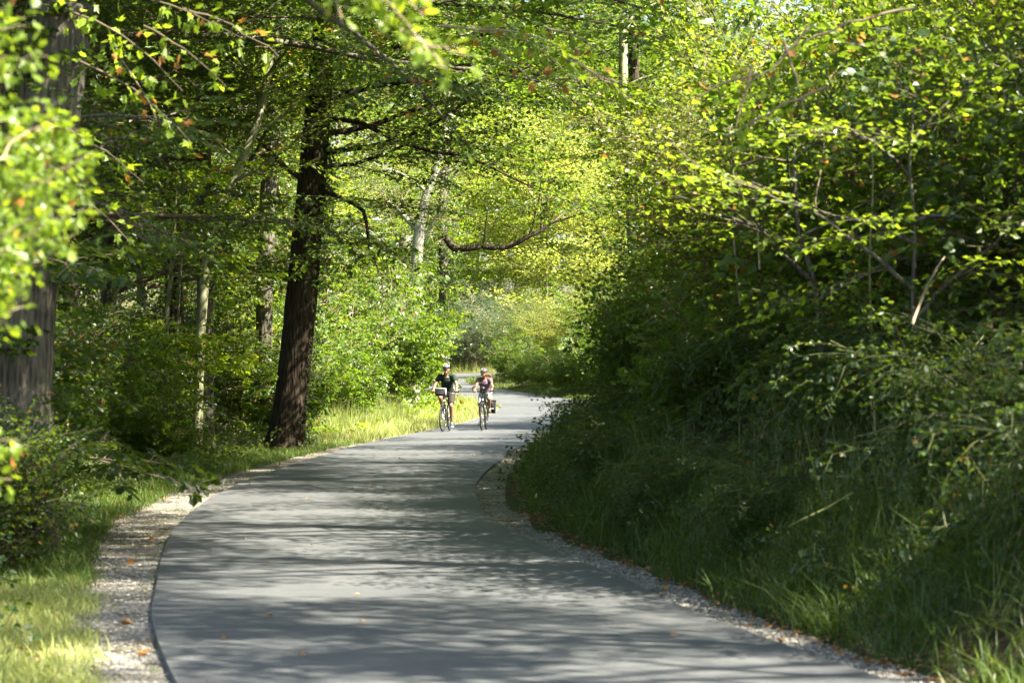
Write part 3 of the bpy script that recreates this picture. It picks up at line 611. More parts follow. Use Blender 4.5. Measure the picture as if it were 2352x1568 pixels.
# ---- left side: understorey and wood -----------------------------
HWD = {HAZEL: 1.9, HAZEL2: 1.5, THORN: 1.9, BRAM: 1.5, MAPB: 1.6, MAPLE: 2.3, WILL: 2.0, FARY: 3.2}
def edge_x(y, side):
    i = np.abs(CP[:560, 1] - y).argmin(); return CP[i, 0] + side * HW[i]
_VC = {}
def ext(pr, rz, side, q=2.0):
    """how far the foliage reaches towards the road when turned by rz"""
    if pr.name not in _VC:
        o = [c for c in bpy.data.objects if c.parent is pr and c.name.split('.')[0] in ('crown', 'foliage')][0]; v = np.empty(len(o.data.vertices) * 3); o.data.vertices.foreach_get('co', v); _VC[pr.name] = v.reshape(-1, 3)[::7]
    v = _VC[pr.name]; x = v[:, 0] * math.cos(rz) - v[:, 1] * math.sin(rz)
    return -np.percentile(x, q) if side > 0 else np.percentile(x, 100 - q)
def P2(pr, y, side, off, lab, cat, grp, s, mt, zs=1.0):
    rz = rr_.uniform(0, 6.28); return place(pr, edge_x(y, side) + side * (off + ext(pr, rz, side) * s), y, lab, cat, grp, s, rz, zs, mt)
G1 = 'shrubs along the left forest edge'
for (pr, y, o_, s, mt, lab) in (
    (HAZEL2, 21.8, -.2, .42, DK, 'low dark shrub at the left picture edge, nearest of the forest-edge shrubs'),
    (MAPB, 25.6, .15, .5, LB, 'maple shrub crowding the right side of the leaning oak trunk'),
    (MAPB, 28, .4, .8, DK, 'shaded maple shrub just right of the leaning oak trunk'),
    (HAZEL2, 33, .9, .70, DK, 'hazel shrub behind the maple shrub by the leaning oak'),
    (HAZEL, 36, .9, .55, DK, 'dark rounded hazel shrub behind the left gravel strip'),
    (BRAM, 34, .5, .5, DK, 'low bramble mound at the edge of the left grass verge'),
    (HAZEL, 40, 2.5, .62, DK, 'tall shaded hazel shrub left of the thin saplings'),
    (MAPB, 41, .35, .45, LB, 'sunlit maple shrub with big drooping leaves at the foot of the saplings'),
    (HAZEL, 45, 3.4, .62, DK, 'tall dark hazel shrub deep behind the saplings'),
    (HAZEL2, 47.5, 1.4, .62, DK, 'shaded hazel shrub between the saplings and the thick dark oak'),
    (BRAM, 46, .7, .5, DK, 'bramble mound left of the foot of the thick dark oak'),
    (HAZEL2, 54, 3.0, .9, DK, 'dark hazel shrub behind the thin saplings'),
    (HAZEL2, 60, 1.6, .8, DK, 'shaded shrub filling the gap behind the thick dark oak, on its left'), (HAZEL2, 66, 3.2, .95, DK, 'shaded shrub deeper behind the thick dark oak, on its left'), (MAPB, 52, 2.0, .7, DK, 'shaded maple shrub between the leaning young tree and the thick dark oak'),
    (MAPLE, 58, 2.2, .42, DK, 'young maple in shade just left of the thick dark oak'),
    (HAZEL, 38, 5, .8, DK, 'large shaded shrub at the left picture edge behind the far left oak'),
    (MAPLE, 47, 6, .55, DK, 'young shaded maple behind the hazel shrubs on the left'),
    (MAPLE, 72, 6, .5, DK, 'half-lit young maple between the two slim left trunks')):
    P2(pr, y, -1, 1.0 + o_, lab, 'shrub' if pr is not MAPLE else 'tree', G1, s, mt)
G2 = 'sunlit shrubs and young maples between the dark oak and the cyclists'
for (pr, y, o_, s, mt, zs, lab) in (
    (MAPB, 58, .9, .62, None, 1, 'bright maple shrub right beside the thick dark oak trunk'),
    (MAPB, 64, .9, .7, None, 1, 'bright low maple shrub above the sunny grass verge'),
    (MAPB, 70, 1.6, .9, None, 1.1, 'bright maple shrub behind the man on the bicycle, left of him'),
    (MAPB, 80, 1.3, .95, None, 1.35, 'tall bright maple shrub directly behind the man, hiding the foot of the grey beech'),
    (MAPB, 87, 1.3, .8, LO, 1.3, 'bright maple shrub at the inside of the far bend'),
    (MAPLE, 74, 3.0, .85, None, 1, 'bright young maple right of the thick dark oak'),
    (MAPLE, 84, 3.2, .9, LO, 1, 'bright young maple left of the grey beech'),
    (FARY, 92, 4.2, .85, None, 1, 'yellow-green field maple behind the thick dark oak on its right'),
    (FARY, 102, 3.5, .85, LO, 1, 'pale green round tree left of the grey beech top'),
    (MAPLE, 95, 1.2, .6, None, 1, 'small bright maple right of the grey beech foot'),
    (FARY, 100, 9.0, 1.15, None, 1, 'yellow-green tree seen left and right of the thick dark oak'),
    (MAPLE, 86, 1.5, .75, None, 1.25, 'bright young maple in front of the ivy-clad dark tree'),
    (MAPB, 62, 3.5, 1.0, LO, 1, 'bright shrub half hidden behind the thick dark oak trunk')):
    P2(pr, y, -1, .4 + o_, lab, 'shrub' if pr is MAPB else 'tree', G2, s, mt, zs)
G3 = 'tall trees of the wood on the left'
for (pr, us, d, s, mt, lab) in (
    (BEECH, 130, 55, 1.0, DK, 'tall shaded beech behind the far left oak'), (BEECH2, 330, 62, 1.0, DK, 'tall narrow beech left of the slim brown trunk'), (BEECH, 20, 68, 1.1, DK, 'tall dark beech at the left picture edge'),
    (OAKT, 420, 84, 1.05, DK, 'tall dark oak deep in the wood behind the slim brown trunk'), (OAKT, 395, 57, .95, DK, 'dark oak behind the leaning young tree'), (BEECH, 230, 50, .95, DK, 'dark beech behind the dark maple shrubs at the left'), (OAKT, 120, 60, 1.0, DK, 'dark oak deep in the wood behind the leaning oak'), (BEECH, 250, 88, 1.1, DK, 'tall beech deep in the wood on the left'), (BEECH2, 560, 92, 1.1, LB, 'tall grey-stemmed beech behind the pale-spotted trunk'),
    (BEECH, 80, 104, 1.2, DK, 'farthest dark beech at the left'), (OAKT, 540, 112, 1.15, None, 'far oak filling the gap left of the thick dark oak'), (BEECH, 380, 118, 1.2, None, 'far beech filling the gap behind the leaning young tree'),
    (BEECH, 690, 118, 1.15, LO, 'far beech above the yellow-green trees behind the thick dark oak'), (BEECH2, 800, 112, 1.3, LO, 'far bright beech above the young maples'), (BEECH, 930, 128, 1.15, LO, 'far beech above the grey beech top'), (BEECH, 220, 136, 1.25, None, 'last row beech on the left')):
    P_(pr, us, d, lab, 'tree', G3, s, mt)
G3b = 'leafy trees whose crowns roof the road'
for (pr, x, y, s, mt, lab) in (
    (MAPLE, -6.3, 24.5, .95, DK, 'dark young tree leaning in at the left picture edge'), (BEECH, -8.6, 27, .95, None, 'beech left of the picture whose branches hang in at the upper left'),
    (BEECH, -8.0, 39, 1.0, None, 'beech behind the far left oak with branches over the road'), (OAKT, -8.5, 46, .95, DK, 'oak left of the saplings with branches over the road')):
    place(pr, x, y, lab, 'tree', G3b, s, rr_.uniform(0, 6), 1, mt)
ROOF = hero('beech_tree', None, None, 340, [(0, 0, -.1), (.1, 0, 4), (.3, .1, 8), (.7, 0, 12), (1.2, 0, 15.5)], [.30, .27, .24, .16, .03], M['bark_mid'],  # added beeches, high limbs shaped to shade the road and left wood
     [(.50, (1, -.12, .10), 11.5, .10, -.15), (.55, (1, .22, .14), 12, .10, -.2), (.60, (1, -.35, .2), 11, .10, -.25), (.66, (1, .05, .22), 12, .10, -.3), (.72, (.9, .55, .3), 9, .08, -.2), (.78, (.9, -.6, .35), 9, .08, -.2), (.85, (1, .1, .5), 8, .07, -.3), (.62, (-.8, -.5, .4), 4, .07, 0), (.8, (-.7, .6, .6), 4, .06, 0)],
     'oak', LB, 1.45, 14, 1.25, .50, .30, sec=.30)
for (y, x, rz, s, lab) in ((23, -8.4, .05, .92, 'added spreading beech off to the left whose high limbs roof the shaded road, nearest one'), (31.5, -9.0, .1, 1.0, 'added spreading beech beside the far left oak whose high limbs roof the road'),
                           (27, -9.0, .12, .95, 'added spreading beech between the leaning oak and the left picture edge, high limbs over the bend'), (36, -9.2, .02, 1.0, 'added spreading beech deep behind the dark maple shrubs, high limbs over the road'), (44.5, -8.9, .1, .95, 'added spreading beech behind the pole-like saplings, high limbs over the road'), (40, -8.7, -.08, 1.0, 'added spreading beech left of the saplings whose high limbs roof the road'), (49, -9.4, 0, 1.02, 'added spreading beech behind the saplings with limbs over the thick dark oak')):
    place(ROOF, x, y, lab, 'tree', 'spreading beeches added to shade the road', s, rz)
ROOFR = hero('ash_tree', None, None, 341, [(0, 0, -.1), (-.1, 0, 4), (-.2, .1, 8), (-.5, 0, 11), (-.8, 0, 13)], [.26, .24, .21, .14, .03], M['bark_mid'],  # unseen ashes added to shade the road; inner limbs left bare for sunlight
     [(.62, (-1, -.10, .06), 8.2, .09, .05), (.66, (-1, .22, .10), 8.6, .09, -.1), (.70, (-1, -.32, .12), 8.4, .09, -.1), (.75, (-1, .05, .2), 8.6, .09, -.25), (.80, (-.95, .40, .2), 8, .08, -.2), (.84, (-1, -.45, .25), 7.5, .08, -.3), (.9, (-1, .1, .4), 7, .07, -.4)],
     'oak', LB, 1.65, 14, 1.25, .36, .22, sec=.32, start=.48)
for (y, x, rz, s, lab) in ((17.2, 10.3, .1, .85, 'unseen tall ash added beyond the right bank behind the lower right brambles'), (10.2, 14.2, .05, 1.0, 'unseen tall ash added beyond the right bank, nearest of those whose high limbs shade the road'), (21.3, 11.0, .1, 1.0, 'unseen tall ash added behind the brambles of the right bank, its high limbs shading the bend'),
                           (33.5, 10.2, .05, .85, 'unseen tall ash added behind the hawthorns in the middle of the right bank'), (38.2, 10.9, .08, .97, 'unseen tall ash added behind the pale olive hawthorn of the right bank')):
    place(ROOFR, x, y, lab, 'tree', 'unseen tall ashes added to shade the road from the right', s, rz)
# ---- far centre ---------------------------------------------------
G4 = 'bright trees and bushes beyond the far bend'
for (pr, us, d, s, mt, zs, lab) in (
    (FARY, 1250, 127, 1.05, YE, 1, 'round yellow-green field maple in the middle of the arch beyond the bend'),
    (FARY, 1430, 130, .9, YE, 1, 'pale yellow tree at the right side of the arch'),
    (FARY, 1150, 140, 1.15, LO, 1, 'bright green tree at the left side of the arch'),
    (WILL, 1098, 120.5, .95, None, 1, 'blue-green willow bush at the end of the road, left of the arch centre'),
    (WILL, 1130, 123, .9, BLU, 1, 'smaller blue-green willow bush at the end of the road'),
    (WILL, 1062, 126, 1.2, BLU, 1, 'taller blue-green bush at the left of the road end'),
    (THORN, 1215, 112, .66, M['leaf_beech'], 1, 'green bush low in the arch above the far hedge'),
    (THORN, 1290, 108, .7, YE, 1, 'pale silvery bush below the round field maple'),
    (MAPB, 1175, 106, .55, LB, 1, 'low green hedge bush nearest the far bend of the road'),
    (MAPB, 1215, 101.5, .5, LB, 1, 'dark hedge bush above the far grass strip, first from the left'),
    (MAPB, 1262, 99, .52, LB, 1, 'dark hedge bush above the far grass strip, second from the left'),
    (MAPB, 1315, 96, .6, LB, 1, 'dark hedge bush above the far grass strip, third from the left'),
    (MAPB, 1365, 94, .7, LB, 1, 'hedge bush above the far grass strip, beside the near dark bushes'),
    (HAZEL, 1400, 104, .8, LB, 1, 'taller bush half hidden by the near dark bushes'),
    (BEECH, 1180, 158, 1.2, LO, 1, 'tall far tree closing the view above the arch'), (BEECH, 1320, 150, 1.1, LO, 1, 'tall far tree behind the pale yellow tree'), (BEECH, 1040, 148, 1.15, LO, 1, 'tall far tree behind the willow bushes'),
    (OAKT, 1450, 138, 1.1, LB, 1, 'tall far oak right of the arch'), (OAKT, 1250, 176, 1.6, LO, 1, 'farthest tree in the middle'), (BEECH, 1400, 168, 1.65, LB, 1, 'tall far beech filling the sky gap right of the arch'), (BEECH, 1560, 160, 1.6, LB, 1, 'tall far beech behind the pair of trunks'), (OAKT, 1480, 182, 1.9, LB, 1, 'farthest tall oak behind the pair of trunks'), (BEECH, 1100, 180, 1.75, LB, 1, 'tall far beech high above the willow bushes'), (BEECH2, 900, 170, 1.9, LB, 1, 'tall far beech behind the grey beech top')):
    P_(pr, us, d, lab, 'tree' if pr in (FARY, BEECH, OAKT) else 'bush', G4, s, mt, zs)
# ---- right bank ----------------------------------------------------
G5 = 'bushes covering the right-hand bank'
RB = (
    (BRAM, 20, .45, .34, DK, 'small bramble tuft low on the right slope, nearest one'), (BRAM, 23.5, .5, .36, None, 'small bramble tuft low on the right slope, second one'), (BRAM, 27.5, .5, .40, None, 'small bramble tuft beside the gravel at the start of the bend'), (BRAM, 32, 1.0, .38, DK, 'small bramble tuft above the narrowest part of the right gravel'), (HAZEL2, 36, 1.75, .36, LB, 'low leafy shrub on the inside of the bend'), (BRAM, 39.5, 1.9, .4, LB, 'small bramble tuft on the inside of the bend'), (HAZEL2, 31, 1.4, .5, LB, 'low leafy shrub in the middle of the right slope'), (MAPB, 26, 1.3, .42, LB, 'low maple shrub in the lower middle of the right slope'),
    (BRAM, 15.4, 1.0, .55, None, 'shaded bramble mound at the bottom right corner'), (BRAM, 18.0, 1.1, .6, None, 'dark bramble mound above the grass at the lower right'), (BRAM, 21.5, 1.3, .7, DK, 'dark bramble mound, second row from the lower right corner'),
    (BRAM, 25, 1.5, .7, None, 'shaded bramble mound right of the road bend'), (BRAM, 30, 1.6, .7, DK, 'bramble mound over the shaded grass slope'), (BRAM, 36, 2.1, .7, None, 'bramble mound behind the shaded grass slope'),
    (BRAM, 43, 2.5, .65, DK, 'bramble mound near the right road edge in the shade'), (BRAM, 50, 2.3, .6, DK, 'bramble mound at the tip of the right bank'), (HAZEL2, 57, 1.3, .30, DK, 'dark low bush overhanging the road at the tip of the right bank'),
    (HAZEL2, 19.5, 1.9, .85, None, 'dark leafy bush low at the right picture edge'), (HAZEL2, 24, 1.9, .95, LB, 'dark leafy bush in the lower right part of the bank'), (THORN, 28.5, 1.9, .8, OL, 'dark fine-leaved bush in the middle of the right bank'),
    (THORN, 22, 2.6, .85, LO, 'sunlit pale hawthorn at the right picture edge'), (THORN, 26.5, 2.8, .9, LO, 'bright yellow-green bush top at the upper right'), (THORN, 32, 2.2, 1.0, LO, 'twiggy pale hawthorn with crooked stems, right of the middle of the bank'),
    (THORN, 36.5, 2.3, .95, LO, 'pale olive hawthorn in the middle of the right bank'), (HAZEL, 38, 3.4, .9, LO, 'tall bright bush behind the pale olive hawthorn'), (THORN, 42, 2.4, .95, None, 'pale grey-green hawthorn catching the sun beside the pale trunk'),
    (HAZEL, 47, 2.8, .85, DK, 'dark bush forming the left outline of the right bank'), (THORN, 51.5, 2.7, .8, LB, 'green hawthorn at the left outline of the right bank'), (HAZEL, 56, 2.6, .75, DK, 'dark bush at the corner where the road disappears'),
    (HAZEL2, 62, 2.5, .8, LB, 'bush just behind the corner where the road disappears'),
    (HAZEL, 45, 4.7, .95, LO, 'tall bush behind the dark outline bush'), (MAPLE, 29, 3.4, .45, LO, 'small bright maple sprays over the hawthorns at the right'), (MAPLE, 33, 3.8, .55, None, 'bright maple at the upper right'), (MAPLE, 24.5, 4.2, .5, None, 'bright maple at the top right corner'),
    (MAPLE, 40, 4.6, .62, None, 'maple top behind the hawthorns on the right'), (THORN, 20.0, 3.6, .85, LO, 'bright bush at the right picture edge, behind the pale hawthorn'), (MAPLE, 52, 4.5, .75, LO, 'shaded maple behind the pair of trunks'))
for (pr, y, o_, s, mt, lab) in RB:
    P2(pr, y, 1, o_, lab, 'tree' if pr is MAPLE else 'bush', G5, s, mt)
G6 = 'tall trees behind the right-hand bank'
for (pr, x, y, s, mt, lab) in (
    (MAPLE, 9.6, 44, .95, LO, 'sunny maple crown rising behind the right-hand bushes, nearer the pair of trunks'), (MAPLE, 10.4, 36, .85, LO, 'sunny maple crown rising behind the bushes at the upper right'), (MAPLE, 9.2, 30, .72, LO, 'sunny maple crown in the top right corner'), (MAPLE, 9.8, 51, 1.05, LO, 'larger sunny maple crown right of the pair of trunks'), (FARY, 13.0, 58, 1.0, LO, 'broad sunny tree behind the larger maple right of the pair of trunks'), (FARY, 16.5, 48, .95, LO, 'broad sunny tree filling the far top right'),
    (BEECH2, 10.5, 47, .85, None, 'beech behind the right bank, right of the pair of trunks'), (OAKT, 11.5, 62, .85, None, 'oak behind the right bank, back of the pair of trunks'), (BEECH2, 12.0, 38, .8, LO, 'beech behind the right bank near the upper right'),
    (BEECH, 17, 72, .9, LB, 'tall beech far behind the right bank'), (BEECH, 16, 92, 1.1, None, 'tall beech far right behind the bushes'), (OAKT, 16, 66, 1.0, None, 'tall oak behind the upper right bushes'), (BEECH, 19, 78, 1.1, LB, 'tall beech far behind the upper right bushes'),
    (BEECH, 17.5, 100, 1.0, LB, 'tall beech behind the far hedge'), (BEECH2, 14, 54, 1.0, LO, 'beech at the upper right, behind the maples'), (OAKT, 24, 112, 1.2, None, 'farthest oak on the right'), (BEECH, 30, 96, 1.2, None, 'farthest beech on the right')):
    place(pr, x, y, lab, 'tree', G6, s, rr_.uniform(0, 6), 1, mt)
for k, (lab, d, uv, r0, lm_) in enumerate((('small crooked elder with a dark forked stem standing out from the right-hand bushes', 22, ((1905, 1130), (1892, 900), (1880, 700), (1858, 600), (1832, 520), (1824, 400), (1826, 280)), .035, OL),
                      ('small elder with a wavy upright stem at the upper right', 26, ((1930, 1050), (1925, 820), (1915, 600), (1910, 400), (1892, 260), (1885, 120)), .032, LO),
                      ('small elder with a thin bent stem near the right picture edge', 19, ((2120, 1150), (2108, 900), (2096, 680), (2104, 520), (2088, 380), (2100, 250)), .022, LO),
                      ('slender young hazel stem left of the crooked elders on the right bank', 30, ((1720, 1100), (1716, 900), (1712, 700), (1704, 560), (1708, 420)), .025, OL))):
    hero('elder_tree', lab, 'tree', 360 + k, path(d, *uv), list(np.linspace(r0, r0 * .35, len(uv))), M['twig_pale'] if k % 2 else M['bark_mid'],
         [(.35, (1, -.4, .7), 1.5, .018, -.1), (.42, (-.9, -.3, .8), 1.6, .018, -.1), (.55, (-1, .1, .5), 1.4, .015, -.2), (.62, (1, -.2, .6), 1.5, .015, -.2), (.75, (-.6, -.6, .8), 1.2, .012, -.2), (.88, (.7, 0, 1), 1.0, .01, 0)], 'beech', LO, .85, 8, 1.1, .36, .28)
for k, (lab, d, uv, r0) in enumerate((('pale twisting vine looping at the upper right, left of the blurred branch', 24, ((1700, 700), (1684, 520), (1690, 380), (1676, 300), (1700, 240), (1690, 180)), .012),
        ('pale hooked vine stem right of the looping one', 23, ((1745, 620), (1738, 480), (1726, 360), (1722, 300), (1745, 250), (1720, 190), (1760, 140)), .011),
        ('bare pale stick slanting up in the bushes near the right picture edge', 18, ((2095, 745), (2120, 680), (2150, 620), (2170, 590)), .013),
        ('thin pale hazel pole standing in the bushes at the right, third from the elders', 20, ((2010, 1000), (2004, 800), (1998, 600), (2006, 420), (2000, 250)), .011),
        ('slim pale pole between the two crooked elders', 24, ((1960, 980), (1966, 760), (1958, 560), (1964, 400), (1950, 260)), .011),
        ('green cane arching out of the dark brambles at the lower right', 17, ((1960, 1130), (1900, 1165), (1850, 1188), (1810, 1210)), .006),
        ('slim dark pole rising beside the slender hazel stem on the right bank', 31, ((1650, 1060), (1655, 860), (1648, 660), (1656, 500), (1650, 380)), .016))):
    P = np.array([at(u, v, d + .15 * math.sin(i * 2.1)) for i, (u, v) in enumerate(uv)]); Q = catmull(P, .12) if len(P) > 3 else P
    V, T, F, Rn = tube_np(Q, np.linspace(r0, r0 * .45, len(Q)), 6); o = link('woody_stem', raw_mesh('woody_stem', V, T, [M['twig_green'] if 'cane' in lab else M['twig_pale']], F * 0, smooth=True)); tag(o, lab, 'stem', 'bare stems and vines in the right-hand bushes')
# unseen oaks added beyond the right picture edge to shade the bank
for (pr, x, y, s) in ((OAKT, 14.5, 11.5, .8), (OAKT, 15, 18, .8)):
    place(pr, x, y, ('unseen broad oak added on the slope beyond the right picture edge, nearer one' if y < 15 else 'unseen broad oak added on the slope beyond the right picture edge, further one'), 'tree', 'unseen trees added beyond the right picture edge', s, rr_.uniform(0, 6))
# ------------------------------------------------------------------ grass, herbs, stones, litter
def clump(seed, n, h, w, spread, seg=2, lean=.45):
    r = np.random.default_rng(seed); V = []; T = []; L = []; nv = 0
    for b_ in range(n):
        p = np.array([r.normal() * spread, r.normal() * spread, -.01]); az = r.uniform(0, 6.28); d = np.array([math.cos(az), math.sin(az), 0]); s = np.array([-d[1], d[0], 0]) * w * r.uniform(.7, 1.2); H = h * r.uniform(.45, 1.15); le = lean * r.uniform(.3, 1.6)
        if seg == 1: V.append(np.array([p - s, p + s, p + d * H * le + [0, 0, H]])); T.append(np.array([(0, 1, 2)]) + nv); nv += 3; L += [b_]
        else:
            m_ = p + d * H * le * .35 + [0, 0, H * .62]; V.append(np.array([p - s, p + s, m_ - s * .8, m_ + s * .8, p + d * H * le * 1.2 + [0, 0, H * .92]])); T.append(np.array([(0, 1, 3), (0, 3, 2), (2, 3, 4)]) + nv); nv += 5; L += [b_] * 3
    return dict(V=np.concatenate(V), T=np.concatenate(T), fm=np.zeros(len(L), int), lid=np.array(L), n=n)
GR = {'near': [clump(s, 14, .16, .0035, .06) for s in range(4)], 'long': [clump(s, 13, .30, .004, .07, 2, .8) for s in range(5, 9)], 'far': [clump(s, 12, .20, .006, .09, 1, .7) for s in range(10, 13)],
      'dry': [clump(s, 14, .55, .005, .09, 1, .35) for s in range(14, 17)]}
def scatter(rng, n, y0, y1, side, o0, o1, power=1.0):
    """n points on one side of the road between two distances from its edge (o1 may be a function of y)"""
    i0, i1 = np.abs(CP[:560, 1] - y0).argmin(), np.abs(CP[:700, 1] - y1).argmin() if y1 < 100 else np.abs(CP[:640, 1] - y1).argmin()
    i = rng.integers(min(i0, i1), max(i0, i1), n); f = rng.random(n) ** power; a = o0(CP[i, 1]) if callable(o0) else o0; b_ = o1(CP[i, 1]) if callable(o1) else o1
    o_ = (HW[i] + a + (b_ - a) * f) * side; P = CP[i] + CNR[i] * o_[:, None] + CT[i] * rng.uniform(-.15, .15, n)[:, None]
    return P
def patchy(rng, P, sc=1.1, keep=.75):
    v = np.sin(P[:, 0] * 2.3 * sc + 1.7 * np.sin(P[:, 1] * .9 * sc)) * np.cos(P[:, 1] * 1.7 * sc + P[:, 0]) ; return P[rng.random(len(P)) < np.clip(keep + .45 * v, .08, 1)]
def sward(name, P, kind, mat, rng, label, sc=(.7, 1.3), cat='grass', tpl=None, dz=0, mat2=None, up=.25):
    n = len(P); a = rng.uniform(0, 6.28, n); D = np.stack([np.cos(a), np.sin(a), np.zeros(n)], 1); UP = np.tile([0, 0, 1.], (n, 1)) + rng.normal(size=(n, 3)) * up
    D = D - UP * (D * UP).sum(1)[:, None] / (UP * UP).sum(1)[:, None]
    pos = np.column_stack([P, gz(P[:, 0], P[:, 1]) + dz]); V, T, F, Rn = stamp(tpl or GR[kind], pos, D, UP, rng.uniform(*sc, n), rng)
    o = link(name, raw_mesh(name, V, T, [mat, mat2 or M['twig_green']], F, Rn)); return tag(o, label, cat, None, 'stuff')
rg = np.random.default_rng(2024)
gl = lambda y: np.interp(y, [10, 20, 28, 40, 60, 90], [.60, .66, .88, .75, .36, .3]); gr_ = lambda y: np.interp(y, [10, 20, 28, 35, 60, 70], [.34, .40, .56, .68, .46, .1])
P = np.concatenate([patchy(rg, scatter(rg, 1500, 13, 21, -1, lambda y: gl(y) - .05, 1.7), 1.1, .9), patchy(rg, scatter(rg, 500, 14, 20, -1, lambda y: gl(y) - .2, lambda y: gl(y) + .1), 2, .3)])
sward('grass', P, 'near', M['grass_dry'], rg, 'sunlit half-dry grass on the near left verge beside the gravel', (.6, 1.15))
P = patchy(rg, scatter(rg, 3600, 20, 56, -1, lambda y: gl(y) - .08, lambda y: gl(y) + 1.5, 1.4), 1.1, .9)
sward('grass', P, 'near', M['grass'], rg, 'short grass strip between the left gravel and the forest edge', (.6, 1.3))
P = scatter(rg, 4200, 54, 96, -1, lambda y: gl(y) - .05, lambda y: np.interp(y, [54, 62, 75, 82, 96], [1.3, 1.6, 3.0, 2.6, 1.8]))
sward('grass', P, 'far', M['grass_dry'], rg, 'bright sunny grass verge behind and left of the cyclists', (.7, 1.7))
P = patchy(rg, scatter(rg, 2500, 13, 27, 1, lambda y: gr_(y) + .05, lambda y: np.interp(y, [13, 16, 19], [2.3, 1.7, 1.25]), .9), .9, .9)
sward('grass', P, 'long', M['grass'], rg, 'long shaded grass on the lower right bank', (.5, 1.15))
P = patchy(rg, scatter(rg, 3000, 27, 60, 1, lambda y: gr_(y) + .03, 1.9, .9), .9, .9)
sward('grass', P, 'far', M['grass'], rg, 'shaded grass slope on the inside of the bend', (.6, 1.25))
P = scatter(rg, 1500, 84, 112, 1, .1, 1.5)
sward('grass', P, 'far', M['grass'], rg, 'green grass strip under the far hedge right of the road', (.7, 1.4))
P = np.column_stack([rg.uniform(-9, 9, 1500), rg.uniform(118.6, 126, 1500)])
sward('meadow_grass', P, 'dry', M['grass_dry'], rg, 'tall yellow dry grass beyond the far bend of the road', (.6, 1.3))
P = scatter(rg, 260, 60, 70, -1, 1.5, 2.3)
sward('tall_weeds', P, 'dry', M['grass_dry'], rg, 'tall dry seed stalks at the back of the sunny verge', (1.1, 1.9), 'weeds')
P = np.concatenate([scatter(rg, 260, 13.5, 60, -1, .0, lambda y: gl(y) * .6, 2.5), scatter(rg, 200, 13.5, 60, 1, .0, lambda y: gr_(y) * .7, 2.0)])
sward('weeds', P, 'near', M['grass'], rg, 'small grass tufts growing in the gravel along both road edges', (.25, .6), 'weeds')
P = scatter(rg, 240, 13.5, 50, 1, .9, 2.6)
sward('dry_stalks', P, 'dry', M['grass_dry'], rg, 'scattered dead stalks on the shaded right slope', (.6, 1.3), 'weeds')
P = scatter(rg, 800, 15, 45, 1, .7, 2.4)
sward('undergrowth', P, None, M['leaf_shaded'], rg, 'broad-leaved weeds among the long grass of the right slope', (.3, .55), 'undergrowth', SPR['hazel'], .10, up=.5)
P = np.concatenate([scatter(rg, 420, 5, 13.5, 1, .4, 3.2), scatter(rg, 300, 3, 13.5, -1, .6, 2.6)])
sward('grass', P, 'long', M['grass'], rg, 'long grass on the verges nearest the camera, at and below the bottom corners', (.5, 1.1))
# herbs
P = np.concatenate([scatter(rg, 1300, 18, 56, -1, 1.4, 3.6), scatter(rg, 160, 14, 20, -1, 1.3, 2.3)])
sward('undergrowth', P, None, M['leaf_shaded'], rg, 'low leafy undergrowth along the foot of the left shrubs', (.4, .8), 'undergrowth', SPR['hazel'], .12, up=.5)
P = scatter(rg, 1150, 14, 58, 1, .75, 2.6)
sward('undergrowth', P, None, M['leaf_bramble'], rg, 'low brambles and herbs creeping down the shaded right slope', (.35, .75), 'undergrowth', SPR['bramble'], .10, up=.5)
P = scatter(rg, 420, 56, 92, -1, 1.2, 3.4)
sward('undergrowth', P, None, M['leaf_bright'], rg, 'bright low herbs at the back of the sunny verge', (.5, 1.0), 'undergrowth', SPR['maple'], .15, up=.5)
# pebbles
def pebble(seed):
    r = np.random.default_rng(seed); v = np.array([(1, 0, 0), (0, 1, 0), (-1, 0, 0), (0, -1, 0), (0, 0, 1), (.55, .55, .5), (-.5, -.6, .45)], float) * [1, .8, .6] + r.normal(size=(7, 3)) * .14
    t = [(0, 1, 5), (1, 4, 5), (4, 0, 5), (1, 2, 4), (2, 3, 6), (3, 4, 6), (4, 2, 6), (3, 0, 4)]
    return dict(V=v * .5, T=np.array(t), fm=np.zeros(8, int), lid=np.zeros(8, int), n=1)
m, nt, out = new_mat('pebble'); a1 = N(nt, 'Attribute', attribute_name='rnd'); r_ = ramp(nt, a1.outputs['Fac'], [(0, (.07, .062, .05)), (.4, (.15, .14, .12)), (.75, (.24, .23, .21)), (1, (.38, .37, .35))])
b = N(nt, 'BsdfPrincipled', Roughness=.85); nt.links.new(r_.outputs[0], b.inputs['Base Color']); nt.links.new(b.outputs[0], out.inputs[0]); M['pebble'] = m
PB = [pebble(i) for i in range(4)]
for (side, fn, lab) in ((-1, gl, 'loose light gravel stones on the left road shoulder'), (1, gr_, 'loose gravel stones on the right road shoulder')):
    P = np.concatenate([scatter(rg, 4500, 13.2, 24, side, .0, lambda y: fn(y) + .05), scatter(rg, 2600, 24, 40, side, .0, lambda y: fn(y) + .05)])
    n = len(P); a = rg.uniform(0, 6.28, n); D = np.stack([np.cos(a), np.sin(a), np.zeros(n)], 1)
    V, T, F, Rn = stamp(PB, np.column_stack([P, hprof(P[:, 1]) - .008]), D, np.tile([0, 0, 1.], (n, 1)) + rg.normal(size=(n, 3)) * .1, rg.uniform(.012, .042, n), rg)
    tag(link('gravel_stones', raw_mesh('gravel_stones', V, T, [M['pebble']], F, Rn)), lab, 'gravel', None, 'stuff')
